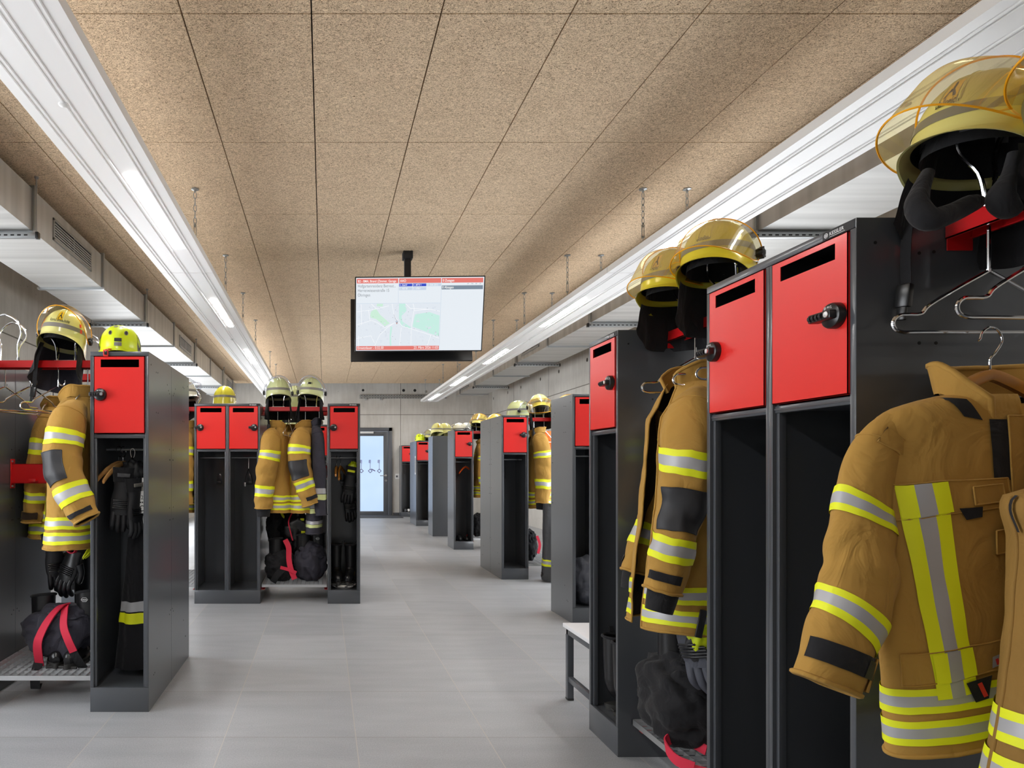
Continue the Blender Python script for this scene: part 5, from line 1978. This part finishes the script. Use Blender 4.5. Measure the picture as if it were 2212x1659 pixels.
j.collar(h=.065, lean=.02, wid=.98, front_drop=.085, spread=.015)
j.patch([(-.240, -.195), (-.155, -.187), (-.092, -.615), (-.165, -.62)], M['yellow'], 'reflective_stripe', .005, nv=40, tri=('yellow', 'silver', 'yellow'), fr=(.33, .67))
j.patch([(-.25, -.190), (-.030, -.178), (-.022, -.235), (-.238, -.262)], M['tan'], 'pocket_flap', .0035, 10, 8, th=.0022)
j.patch([(-.2415, -.191), (-.152, -.186), (-.141, -.247), (-.229, -.258)], M['yellow'], 'reflective_stripe', .0075, nv=8, tri=('yellow', 'silver', 'yellow'), fr=(.33, .67))
j.patch([(-.222, -.53), (-.02, -.515), (-.015, -.575), (-.217, -.592)], M['tan'], 'pocket_flap', .0035, 12, 8, th=.0022)
j.patch([(-.179, -.53), (-.104, -.522), (-.096, -.58), (-.170, -.589)], M['yellow'], 'reflective_stripe', .0085, nv=6, tri=('yellow', 'silver', 'yellow'), fr=(.33, .67))
j.patch([(-.062, -.055), (-.025, -.055), (-.020, -.182), (-.058, -.182)], M['black_cloth'], 'velcro_strip', .003, 6, 12)
j.patch([(-.0245, -.048), (.008, -.048), (.008, -.56), (-.020, -.56)], M['tan'], 'front_placket', .006, 5, 36, th=.002)
j.patch([(-.105, -.196), (-.045, -.19), (-.040, -.226), (-.10, -.232)], M['tan'], 'pen_pocket', .0075, 6, 5, th=.0018)
j.patch([(-.064, -.285), (-.040, -.283), (-.038, -.33), (-.062, -.332)], M['tan'], 'strap_loop', .012, 4, 5, th=.002)
j.patch([(-.066, -.548), (-.030, -.538), (-.028, -.562), (-.066, -.572)], M['silver'], 'brand_patch', .0075, 5, 3)
j.patch([(-.062, -.553), (-.056, -.551), (-.052, -.564), (-.058, -.566)], M['tie'], 'brand_mark', .009, 2, 2)
j.patch([(-.118, -.592), (-.068, -.585), (-.075, -.628), (-.100, -.632)], M['black_cloth'], 'pull_tab', .009, 5, 4)
j.patch([(-.098, -.596), (-.09, -.594), (-.078, -.622), (-.086, -.624)], M['tie'], 'brand_mark', .011, 2, 4)
j.patch([(-.13, -.24), (-.085, -.236), (-.085, -.256), (-.115, -.262)], M['black_cloth'], 'pull_tab', .006, 5, 4)
j.patch([(-.135, -.006), (-.098, -.012), (-.076, -.058), (-.112, -.05)], M['black_cloth'], 'velcro_patch', .004, 5, 5)
mb = MB()                # shoulder loop
S_ = j.sl[-1]
mb.surf(lambda u, v: S_(u, v, .006), 8, 4, M['tan'], (-.10, .16), (.085, .15), flip=True)
mb.tube([S_(u, v, .005) for u, v in ((-.10, .085), (.03, .085), (.16, .085), (.16, .15), (.03, .15), (-.10, .15))], .0028, M['tan'], 5, closed=True)
mb.build('shoulder_loop', j.t, angle=60)
mb = MB()                # clip and chain on the chest
c0 = j.front(-.035, -.26, .012)
mb.tube([c0 + Vector((.008 * math.cos(a), 0, .008 * math.sin(a))) for a in [2 * PI * k / 12 for k in range(12)]], .0016, M['chrome'], 6, closed=True)
mb.lathe([(0, .013), (.009, .009), (.010, 0), (.009, -.009), (0, -.013)], 14, M['chrome'], T(*(c0 + Vector((.006, 0, -.045)))))
for k in range(6):
    mb.tube([c0 + Vector((.006 + .003 * math.cos(a), .002 * (k % 2), -.066 - k * .0095 + .006 * math.sin(a))) for a in [2 * PI * q / 10 for q in range(10)]], .0011, M['chrome'], 5, closed=True)
mb.tube([c0 + Vector((.006, 0, -.12)), c0 + Vector((.010, 0, -.15)), c0 + Vector((.002, 0, -.175)), c0 + Vector((.004, 0, -.15))], .003, M['black_plastic'], 6)
mb.box(c0 + Vector((-.006, -.004, -.02)), c0 + Vector((.02, .004, -.006)), M['black_plastic'], .003)
mb.build('glove_clip', j.t, angle=50)
mb = MB()                # size label at the neck
mb.box((.012, .045, -.052), (.062, .047, -.012), M['paper'], .001)
mb.text('M-1', .018, M['ink'], T(.037, .0445, -.038) @ FRONT, 'CENTER')
mb.build('size_label', j.t, angle=0)
wooden_hanger('varnished wooden hanger inside the collar of the big tan jacket', (1.478, 1.46, 1.562), 0, w=.155, hook_h=.10)

J2RINGS = [(0, .06, .07, 0), (-.06, .1, .08, 0), (-.15, .115, .10, 0), (-.195, .12, .12, 0), (-.215, .12, .19, -.01), (-.30, .12, .19, 0), (-.5, .125, .20, 0), (-.66, .13, .222, 0), (-.8, .135, .25, 0)]
j = Jacket('darker brown jacket cut by the right frame edge, only its ribbed front edge in view', (1.508, 1.235, 1.41), -PI / 2, seed=4, cloth='tan_dark', rings=J2RINGS, hem=-.80, gap_r=-.0275, gap_l=-.025, expo=2.0, amp=.005)
j.build_body(80, 60)
j.bands(-.615, -.675)
j.bands(-.70, -.76)
mb = MB()
mb.surf(lambda u, v: j.body(.012 + .008 * u, .265 + .09 * v, .006), 3, 8, M['black_cloth'])
mb.build('velcro_strip', j.t)
j.sleeve(+1, [(.06, .03, -.06), (.13, .05, -.12), (.165, .06, -.25), (.17, .05, -.40), (.17, .03, -.6)], [.04, .06, .07, .07, .065], stripes=((.35, .47), (.75, .87)))

# ---- right rack: jacket facing the aisle
J3RINGS = [(0, .085, .075, 0), (-.03, .13, .09, 0), (-.06, .17, .10, 0), (-.10, .19, .115, 0), (-.14, .19, .13, -.01), (-.25, .18, .14, -.01), (-.5, .175, .155, -.02), (-.7, .18, .17, -.03), (-.94, .19, .185, -.035)]
j = Jacket('tan jacket facing the aisle in the right rack, black elbow pad and dark knit cuffs', (1.405, 2.52, 1.58), -PI / 2, seed=6, rings=J3RINGS, hem=-.925, gap_r=-.03, gap_l=.05, expo=2.2)
j.build_body(96, 70)
j.bands(-.755, -.815)
j.bands(-.838, -.898)
j.sleeve(+1, [(.15, -.05, -.075), (.205, -.105, -.155), (.215, -.128, -.28), (.215, -.143, -.41), (.215, -.167, -.535), (.215, -.192, -.65), (.215, -.216, -.757)], [.06, .09, .09, .082, .073, .068, .062],
         stripes=((.315, .42), (.71, .83)), pad=(.03, .36, .495, .69), cuff=(.02, .3, .905, .95), knit=True, skew=.02, flat=1.0, nu=44, nv=80)
j.sleeve(-1, [(-.15, .0, -.075), (-.195, .03, -.15), (-.20, .035, -.28), (-.2, .015, -.41), (-.2, -.04, -.535), (-.2, -.09, -.65), (-.2, -.115, -.757)], [.06, .08, .08, .075, .07, .066, .062],
         stripes=((.24, .355), (.71, .83)), cuff=(.7, .95, .905, .95), knit=True)
j.collar(h=.065)

# ---- left rack: two jackets
J4RINGS = [(0, .085, .075, 0), (-.03, .13, .085, 0), (-.06, .18, .09, 0), (-.10, .205, .10, 0), (-.14, .21, .11, 0), (-.3, .20, .125, -.01), (-.5, .20, .13, -.01), (-.7, .21, .14, -.015), (-.84, .215, .15, -.02)]
j = Jacket('tan jacket in the nearest left rack, sleeve with black pad swung before the open locker', (-1.345, 3.60, 1.63), -PI / 2, seed=9, rings=J4RINGS, hem=-.80, gap_r=-.03, gap_l=.03)
j.build_body(96, 70)
j.bands(-.64, -.70)
j.bands(-.715, -.775)
j.patch([(.035, -.46), (.115, -.46), (.12, -.64), (.03, -.64)], M['yellow'], 'reflective_stripe', .005, nv=14, tri=('yellow', 'silver', 'yellow'), fr=(.33, .67))
j.sleeve(+1, [(.16, .045, -.06), (.232, .035, -.14), (.268, .026, -.25), (.290, .032, -.345), (.308, .065, -.45), (.322, .118, -.555), (.328, .165, -.632)], [.055, .088, .095, .092, .088, .078, .066],
         stripes=((.255, .375), (.70, .83)), pad=(.05, .30, .435, .665), cuff=(.12, .42, .91, .955), skew=0, flat=1.0, nu=44, nv=80)
j.sleeve(-1, [(-.16, .0, -.07), (-.21, -.03, -.15), (-.22, -.06, -.3), (-.22, -.09, -.45), (-.22, -.11, -.63)], [.05, .075, .075, .07, .062], stripes=((.3, .42), (.72, .84)))
j.collar(h=.06)
j = Jacket('tan jacket behind the red crossbar of the nearest left rack', (-1.69, 4.14, 1.63), -PI / 2, seed=12, rings=[(z, a * .9, b * .8, yo) for z, a, b, yo in J4RINGS], hem=-.80, gap_r=-.03, gap_l=.03)
j.build_body(64, 50)
j.bands(-.64, -.70)
j.bands(-.715, -.775)
j.sleeve(+1, [(.13, .03, -.06), (.185, .02, -.13), (.205, -.0, -.25), (.21, -.02, -.38), (.21, -.035, -.5), (.21, -.045, -.60), (.21, -.055, -.70)], [.055, .078, .078, .074, .07, .066, .062], stripes=((.28, .40), (.70, .81)), tab=(.1, .4, .9, .97))
j.sleeve(-1, [(-.13, .0, -.07), (-.19, -.02, -.15), (-.2, -.04, -.3), (-.2, -.05, -.45), (-.2, -.06, -.63)], [.05, .07, .07, .068, .062])
j.collar(h=.06)

# ---- second left row: three jackets
def sleeve_side(label, loc, face, near, radii, seed, cloth='tan', hem=-.80, bands=((-.64, -.70), (-.715, -.775)), stripes=((.27, .38), (.70, .83)), pad=None, cuff=None, knit=False, scale=1.0, mats=('yellow', 'silver', 'yellow'), fr=(.29, .71), collar_h=.06, name='turnout_jacket', far=True, vert=False, group='firefighter jackets on the racks'):
    """jacket hung across its rail; face = -1 looks to -x, +1 to +x; near = sleeve axis (toward the viewer, sideways, up)"""
    j = Jacket(label, loc, -PI / 2 if face < 0 else PI / 2, seed=seed, cloth=cloth, rings=[(z, a, b * scale, yo) for z, a, b, yo in J4RINGS[:-1]] + [(hem - .02, .215, .15 * scale, -.02)], hem=hem, gap_r=-.03, gap_l=.03, name=name, group=group)
    s = 1 if face < 0 else -1
    j.build_body(64, 50)
    for a, b in bands:
        j.bands(a, b, mats, fr=fr)
    P = [(s * d, y * (1 if face < 0 else -1), z) for d, y, z in near]
    kw = dict(stripes=stripes, pad=pad, cuff=cuff, knit=knit, flat=1.0, mats=mats, stripe_fr=fr)
    j.sleeve(s, P, radii, **kw)
    if far:
        j.sleeve(-s, [(-s * .15, 0, -.06), (-s * .20, -.02, -.13), (-s * .21, -.04, -.3), (-s * .21, -.06, -.45), (-s * .21, -.08, -.64)], [.05, .07, .07, .068, .062], stripes=stripes, mats=mats, stripe_fr=fr, shoulder_seam=False)
    if vert:
        j.patch([(.035 * s, -.46), (.115 * s, -.46), (.12 * s, -.64), (.03 * s, -.64)], M['yellow'], 'reflective_stripe', .005, nv=14, tri=('yellow', 'silver', 'yellow'), fr=(.33, .67))
    j.collar(h=collar_h)
    return j


sleeve_side('left tan jacket of the second left row, plain sleeve and grey knit cuff', (-.445, 6.32, 1.64), +1,
            [(.14, -.035, -.05), (.20, -.05, -.13), (.21, -.06, -.27), (.215, -.085, -.40), (.215, -.10, -.52), (.215, -.112, -.66), (.215, -.116, -.76)], [.06, .095, .10, .10, .09, .085, .08], 15, stripes=((.28, .385), (.70, .82)), knit=True)
sleeve_side('middle tan jacket of the second left row with a black elbow pad', (-.185, 6.32, 1.64), -1,
            [(.14, -.01, -.05), (.20, -.03, -.11), (.21, -.045, -.24), (.215, -.04, -.36), (.215, -.012, -.48), (.215, .03, -.60), (.215, .068, -.72)], [.06, .095, .105, .105, .10, .09, .082], 18, stripes=((.255, .36), (.69, .81)), pad=(.06, .36, .44, .655), cuff=(.2, .45, .90, .945), vert=True)
sleeve_side('narrow dark jacket with pale tapes at the right of the second left row', (-.075, 6.32, 1.66), -1,
            [(.14, .01, -.05), (.19, .02, -.12), (.205, .025, -.27), (.21, .03, -.42), (.21, .035, -.60), (.21, .045, -.76), (.21, .05, -.84)], [.045, .055, .06, .062, .06, .058, .056], 21, cloth='navy', hem=-1.02, bands=((-.74, -.83), (-.90, -.96)), stripes=((.66, .765),),
            mats=('silver', 'navy', 'pale_tape'), fr=(.48, .53), scale=.55, name='uniform_jacket')
sleeve_side('tan jacket showing as a thin strip left of the empty two-door locker', (-1.33, 6.32, 1.64), -1,
            [(.14, .02, -.05), (.20, .03, -.11), (.21, .035, -.24), (.215, .04, -.36), (.215, .04, -.48), (.215, .04, -.60), (.215, .05, -.72)], [.06, .08, .085, .085, .08, .075, .07], 24)
sleeve_side('tan jacket on the back rail of the second left row', (-.38, 6.90, 1.64), -1,
            [(.14, .02, -.05), (.18, .03, -.11), (.19, .035, -.24), (.19, .04, -.36), (.19, .04, -.48), (.19, .04, -.60), (.19, .05, -.72)], [.06, .08, .085, .085, .08, .075, .07], 25, far=False)
# ---- right side, further back
sleeve_side('tan jacket hanging right of the middle right locker with the seamed side', (2.485, 7.65, 1.66), -1,
            [(.14, -.03, -.05), (.20, -.04, -.10), (.22, -.02, -.23), (.225, -.01, -.36), (.225, -.012, -.50), (.225, -.018, -.65), (.225, -.028, -.80)], [.06, .085, .092, .092, .088, .08, .075], 28, stripes=((.32, .41), (.70, .82)), hem=-.86, bands=((-.68, -.74), (-.765, -.82)), knit=True)
sleeve_side('tan jacket beside the locker with the orange hanger, thin strip in view', (2.50, 10.38, 1.66), -1,
            [(.14, -.03, -.05), (.20, -.04, -.10), (.22, -.03, -.23), (.225, -.035, -.36), (.225, -.04, -.50), (.225, -.02, -.65), (.225, .0, -.80)], [.06, .085, .092, .092, .088, .08, .075], 31, stripes=((.32, .41), (.70, .82)), hem=-.86, bands=((-.68, -.74), (-.765, -.82)))
j = sleeve_side('bright orange jacket hanging behind the tan one on the right', (2.72, 8.15, 1.64), -1,
                [(.14, -.01, -.05), (.19, -.02, -.12), (.2, -.03, -.27), (.2, -.03, -.42), (.2, -.03, -.55), (.2, -.03, -.65), (.2, -.03, -.74)], [.05, .075, .08, .08, .075, .07, .068], 33, cloth='orange', mats=('red', 'silver', 'red'), name='rescue_jacket', stripes=((.5, .66),))

# ---- contents of the nearest left locker
RAILZ = 1.364
for k, (x, rz, lb) in enumerate(((-1.128, 64, 'wooden hanger in front inside the nearest left locker'), (-1.105, 70, 'wooden hanger close behind another inside the nearest left locker'))):
    wooden_hanger(lb, (x, 3.617 + .0, RAILZ + .006), rad(rz), 'wood_pale', .19, .085, 'wooden hangers in the left locker', .01)
glove('black glove with open fingers hanging in the nearest left locker', (-1.075, 3.53, 1.19), rot=(0, rad(4), rad(15)), size=1.12, accent='grey_cloth')
glove('black knuckle glove beside the open fingered one in the nearest left locker', (-1.015, 3.52, 1.14), rot=(0, rad(-4), rad(60)), size=1.05, accent='band')
g = thing('glove_pouch', 'black folded glove bundle hanging from a steel clip inside the left locker', 'gloves', (-1.035, 3.56, 1.25))
MB().blob((0, 0, -.02), (.062, .035, .072), M['glove'], 5, .25, 2.4, 30, 20, fold=.3, M=R(-28, 'Y')).build('bundle', g, angle=80)
MB().box((-.05, -.046, -.01), (-.012, -.034, .01), M['band'], .002, R(-38, 'Y')).build('reflex_tab', g)
mb = MB()
mb.tube([(.012 * math.cos(a) * (1 + .25 * math.sin(a)), 0, .082 + .026 * math.sin(a)) for a in [2 * PI * k / 16 for k in range(16)]], .0024, M['chrome'], 6, closed=True)
mb.build('snap_hook', g)
MB().box((-.09, .0, -.075), (-.045, .012, -.055), M['yellow'], .003).build('yellow_tab', g)
ht = hanging_trousers('dark navy trousers with silver and yellow bands hanging in the nearest left locker', (-.985, 3.60, 1.23), 0, w=.09, L_=1.07, bands=((.655, .705, 'silver'), (.712, .765, 'yellow')), flare=2.25, depth=.03, skew=-.05, seed=3)
mb = MB()
mb.ribbon([(.0, -.035, -.12), (.006, -.044, -.19), (.004, -.046, -.25), (-.004, -.045, -.29)], .024, (1, 0, 0), M['paper'], .003, 12)
mb.build('white_belt', ht)
lb = thing('care_label', 'white printed care label on the clothes in the nearest left locker', 'label', (-.978, 3.525, 1.20), 0)
mb = MB()
mb.box((-.026, -.001, -.19), (.026, .001, .0), M['paper'])
mb.box((-.016, -.002, -.07), (.022, -.0008, -.022), M['band'])
mb.text('423', .03, M['ink'], T(.004, -.0022, -.115) @ FRONT, 'CENTER')
for q in range(4):
    mb.box((-.018 + q * .01, -.002, -.135), (-.011 + q * .01, -.0008, -.128), M['ink'])
mb.tube([(.004 + .012 * math.cos(a), -.002, -.163 + .014 * math.sin(a)) for a in [2 * PI * k / 14 for k in range(14)]], .002, M['ink'], 4, closed=True)
mb.build('printed_slip', lb, angle=0)

# ---- floor gear of the nearest left rack
GZ = .167
folded_trousers('dark trousers with raspberry red braces rolled over boots on the nearest left grating', (-1.475, 3.70, GZ + .03), (.215, .15, .165), 2,
                strap=[([(-.075, -.115, -.02), (-.065, -.165, .10), (-.045, -.165, .17), (-.01, -.135, .245), (.025, -.085, .295), (.06, -.05, .305)], .048, [(1, -.2, .3)] * 6, 'pink_red'),
                       ([(.045, -.055, .30), (.055, -.10, .275), (.07, -.15, .20), (.10, -.165, .13), (.125, -.155, .065)], .042, [(1, 0, .5)] * 5, 'pink_red'),
                       ([(-.075, -.118, .01), (-.09, -.135, -.06), (-.10, -.11, -.145), (-.11, -.06, -.14)], .05, (1, 0, 0), 'black_cloth'),
                       ([(.115, -.152, .075), (.14, -.14, .02), (.165, -.11, -.04)], .045, (1, 0, .5), 'black_cloth'),
                       ([(-.10, -.125, -.05), (-.125, -.11, -.10), (-.115, -.08, -.15)], .012, (0, 1, .3), 'tie')],
                boots=((-.115, .03, .335, False), (.15, .0, .36, True)))
boot('black boot under the rolled trousers on the nearest left grating', (-1.52, 3.75, GZ), rad(20), h=.2, group='boots on the nearest left grating')
boot('black boot beside another under the trousers with raspberry braces', (-1.36, 3.74, GZ), rad(-8), h=.2, group='boots on the nearest left grating')
boot('tall laced boot standing behind the trousers with raspberry braces', (-1.49, 4.05, GZ), rad(10), h=.58)
glove('shiny black glove hanging above the rolled trousers on the left', (-1.395, 3.72, .80), rot=(rad(-10), rad(18), rad(-20)), mat='leather', size=1.15, curl=.6)
glove('dull black glove hanging left of the shiny one above the rolled trousers', (-1.545, 3.75, .82), rot=(rad(5), rad(-8), rad(30)), size=1.1)
h = thing('harness_strap', 'raspberry red webbing loop below the nearest left jacket', 'strap', (-1.40, 3.70, .84))
mb = MB()
mb.ribbon([(-.04, 0, .06), (-.035, -.02, -.02), (-.02, -.03, -.055), (.015, -.03, -.05), (.02, -.01, .05)], .03, (.2, 1, 0), M['pink_red'], .006, 24)
mb.ribbon([(.04, 0, .06), (.05, -.02, .02), (.09, -.02, .03)], .03, (0, .4, 1), M['pink_red'], .006, 12)
mb.build('webbing', h, angle=60)
MB().ribbon([(.10, 0, .02), (.085, -.02, -.04), (.06, -.03, -.09), (.085, -.02, -.07), (.11, 0, -.03)], .022, (.5, 1, 0), M['yellow'], .005, 24).build('neon_band', h, angle=60)

# ---- floor gear of the second left rack
folded_trousers('black trousers rolled over a boot with a red brace, left on the second left grating', (-.43, 6.34, GZ + .005), (.155, .15, .17), 7,
                strap=[([(.06, -.08, .40), (.095, -.12, .33), (.10, -.15, .22), (.12, -.17, .13), (.155, -.17, .04)], .05, [(1, 0, .2)] * 5, 'pink_red'),
                       ([(.05, -.16, .14), (-.01, -.175, .08), (-.05, -.165, .01)], .06, (1, 0, -.6), 'black_cloth'),
                       ([(.02, -.165, .15), (.10, -.18, .13), (.17, -.175, .10)], .03, (0, 0, 1), 'pink_red')],
                boots=((-.035, -.02, .40, False),), mat='black_cloth')
folded_trousers('dark trousers standing rolled over a pair of boots, right on the second left grating', (-.135, 6.34, GZ + .005), (.165, .15, .21), 11, boots=((-.07, -.01, .44, False), (.075, .01, .44, True)), mat='navy')
gg = thing('equipment_bundle', 'tangle of black straps and gloves above the boots of the second left rack', 'straps', (-.27, 6.42, .66))
MB().blob((0, 0, -.02), (.19, .12, .21), M['leather'], 8, .25, 2.2, 48, 30, fold=.35).build('strap_bundle', gg, angle=80)
mb = MB()
mb.ribbon([(-.04, -.08, .16), (-.07, -.12, .08), (-.05, -.13, -.02), (-.03, -.12, -.10)], .012, (1, 0, 0), M['pink_red'], .004, 16)
mb.build('red_cord', gg)
mb = MB()
for p in ((.06, -.10, .10), (.07, -.11, -.02)):
    mb.box(Vector(p) - Vector((.02, .006, .012)), Vector(p) + Vector((.02, .006, .012)), M['yellow'], .004, None)
mb.build('neon_tag', gg)
folded_trousers('black trousers heaped on the rear grating of the second left row', (-.28, 6.82, GZ + .005), (.27, .15, .30), 27, mat='black_cloth')
gg = thing('respirator_bag', 'black bag with a lime strap behind the left jacket of the second row', 'bag', (-.47, 6.5, .74))
MB().blob((0, 0, -.04), (.11, .10, .24), M['black_cloth'], 3, .25, 2.0, 40, 28, fold=.3).build('pouch', gg, angle=80)
MB().ribbon([(.03, -.085, .14), (.07, -.10, .05), (.11, -.10, .015)], .022, (1, 0, .3), M['yellow'], .004, 14).build('lime_strap', gg)
# ---- aisle-end locker of the second row
for x, lb in ((.118, 'left boot of the pair standing in the aisle-end locker'), (.252, 'right boot of the pair standing in the aisle-end locker')):
    boot(lb, (x, 6.33, .1605), rad(4 if x < .2 else -10), h=.36, tag_col='sticker')
d = thing('hose_coupling_plate', 'pale round metal plate under the boots in the aisle-end locker', 'plate', (.185, 6.25, .1235))
mb = MB()
mb.lathe([(.085, 0), (.085, .012), (.115, .016), (.12, .03), (.10, .036), (.0, .036)], 32, M['white_grey'])
for q in range(8):
    mb.box((.088, -.012, .019), (.122, .012, .028), M['hole'], 0, R(45 * q + 10, 'Z'))
mb.build('plate', d)
for x, rz, tl, lb in ((.122, 80, 6, 'left wooden hanger in the aisle-end locker'), (.155, 76, -6, 'right wooden hanger in the aisle-end locker')):
    wooden_hanger(lb, (x, 6.32, RAILZ + .006), rad(rz), 'wood', .17, .10, 'wooden hangers in the aisle-end locker', .012, tilt=tl)
g = glove('black and lime glove hanging in the aisle-end locker', (.262, 6.30, 1.20), rot=(0, rad(10), rad(-10)), size=1.2, accent='yellow')
glove('dark glove below the lime one in the aisle-end locker', (.235, 6.34, 1.02), rot=(0, rad(-6), rad(10)), mat='leather', size=1.15)
MB().blob((.0, -.01, .05), (.05, .03, .075), M['neon'], 4, .25, 2.4, 24, 16, fold=.3).build('lime_panel', g, angle=80)
cdr = thing('lanyard', 'black lanyard hanging from a hook in the empty two-door locker', 'lanyard', (-.735, 6.42, 1.35))
mb = MB()
mb.tube([(0, 0, 0), (.0, -.01, -.10)], .004, M['steel'], 6)
mb.tube([(0, -.01, -.10), (-.03, -.02, -.20), (-.035, -.02, -.25)], .004, M['black_cloth'], 6, smooth=10)
mb.tube([(0, -.01, -.10), (.035, -.02, -.20), (.04, -.02, -.25)], .004, M['black_cloth'], 6, smooth=10)
mb.tube([(-.035, -.02, -.25), (.04, -.02, -.25)], .004, M['black_cloth'], 6)
mb.build('cord', cdr)
MB().box((-.044, -.026, -.275), (-.026, -.014, -.235), M['steel'], .003).build('snap_hook', cdr)

# ---- right rack: trousers, boots and straps on the grating
folded_trousers('black trousers with boots inside, heaped on the grating of the right rack', (1.405, 2.60, GZ + .01), (.155, .19, .20), 14,
                strap=[([(.10, -.12, .40), (.05, -.18, .36), (.03, -.205, .28), (.06, -.205, .20)], .04, (0, 1, .5), 'black_cloth'),
                       ([(.10, -.13, .40), (.04, -.19, .365), (.018, -.212, .29)], .010, (0, 1, .5), 'tie')],
                boots=((.0, .03, .455, True), (.09, -.09, .40, False)), mat='black_cloth', amp=.2)
st = thing('brace_strap_loop', 'raspberry red strap loop lying on the front edge of the right grating', 'strap', (1.335, 2.415, GZ))
mb = MB()
mb.ribbon([(-.01, -.06, .012), (-.05, -.01, .02), (-.05, .06, .045), (.0, .09, .06), (.05, .07, .05), (.08, .02, .04)], .038, [(0, .3, 1)] * 6, M['pink_red'], .005, 30)
mb.ribbon([(-.01, -.06, .012), (.06, -.10, .008), (.12, -.13, .008)], .045, (.6, 1, 0), M['pink_red'], .005, 14)
mb.build('loop', st, angle=60)
gl = glove('dark glove with a grey leather badge below the tan jacket in the right rack', (1.325, 2.42, .735), rot=(rad(8), rad(-14), rad(-60)), mat='slate_bag', size=1.25, accent='paper')
gl = thing('work_gloves', 'black and neon yellow gloves below the hem of the jacket in the right rack', 'gloves', (1.385, 2.40, .70))
MB().blob((0, 0, -.05), (.07, .06, .13), M['glove'], 6, .25, 2.4, 30, 22, fold=.35).build('palms', gl, angle=80)
mb = MB()
mb.blob((-.03, -.03, -.02), (.05, .045, .085), M['neon'], 7, .25, 2.6, 26, 18, fold=.35)
mb.build('neon_back', gl, angle=80)
MB().box((-.065, -.08, -.06), (-.04, -.072, .04), M['glove'], .003, R(12, 'Y')).build('black_inlay', gl)
# boots in the single locker on the right
boot('left glossy black boot in the single right locker', (1.378, 3.078, .1235), rad(90), h=.34, group='boots in the single right locker')
boot('right glossy black boot in the single right locker', (1.372, 2.962, .1235), rad(96), h=.34, group='boots in the single right locker')
# grey bag in the locker behind the bench
bg = thing('duffel_bag', 'slate grey bag slumped in the locker behind the bench', 'bag', (2.165, 5.50, .122))
MB().blob((0, 0, .19), (.125, .17, .22), M['slate_bag'], 9, .16, 1.8, 44, 30, fold=.25, floor=.002).build('bag_body', bg, angle=80)
mb = MB()
mb.box((.02, -.158, .03), (.085, -.150, .055), M['black_matt'], .002, R(-14, 'Y') @ R(0, 'X'))
mb.text('EASTPAK', .014, M['white_ink'], R(-14, 'Y') @ T(.024, -.1605, .038) @ FRONT)
mb.build('brand_patch', bg, angle=0)
# ---- right, behind: trousers standing on the floor before the rack
tr = hanging_trousers('grey work trousers with yellow-silver bands standing before the rack with the orange jacket', (2.49, 7.27, .86), 0, w=.13, L_=.845, mat='grey_cloth', bands=((.725, .745, 'yellow'), (.745, .785, 'silver'), (.785, .815, 'yellow')), flare=1.15, depth=.07, seed=8, name='standing_trousers')
MB().blob((0, .01, -.78), (.085, .08, .10), M['black_cloth'], 3, .15, 2, 30, 20, floor=-.845).build('cuff', tr, angle=80)
folded_trousers('black trousers rolled on the grating beside the middle right locker', (2.40, 7.70, GZ + .005), (.09, .13, .2), 19, mat='black_cloth', strap=[([(.06, -.10, .30), (.085, -.12, .2), (.06, -.14, .1)], .03, (1, 0, 0), 'pink_red')])
folded_trousers('black trousers rolled on the fourth right grating', (2.43, 10.42, GZ + .005), (.10, .13, .2), 23, mat='black_cloth')
wooden_hanger('orange plastic hanger in the fourth right locker', (2.235, 10.38, RAILZ + .006), rad(35), 'orange_plastic', .17, .09, name='plastic_hanger')
sh = thing('shoe_pair', 'dark shoes with a red lace on the floor of the fourth right locker', 'shoes', (2.17, 10.30, .1235))
for k in (-1, 1):
    MB().blob((k * .05, .03, .03), (.042, .12, .045), M['leather'], 4 + k, .12, 2, 22, 14, floor=.001).build('shoe', sh, angle=80)
MB().ribbon([(.05, -.05, .07), (.07, .0, .09), (.09, .05, .07)], .012, (0, 0, 1), M['tie'], .003, 12).build('red_lace', sh)
for k, x in enumerate((2.115, 2.20)):
    s2 = thing('trainer', ('left', 'right')[k] + ' pale trainer in the locker beside the glazed door', 'shoe', (x, 17.12, .1235), group='trainers by the glazed door')
    MB().blob((0, 0, .035), (.04, .10, .045), M['white_grey' if k else 'grey_cloth'], 5, .1, 2, 22, 14, floor=.012).build('upper', s2, angle=80)
    MB().prism([(.042 * math.cos(a), .105 * math.sin(a)) for a in [2 * PI * q / 20 for q in range(20)]], 0, .015, M['rubber']).build('sole', s2)
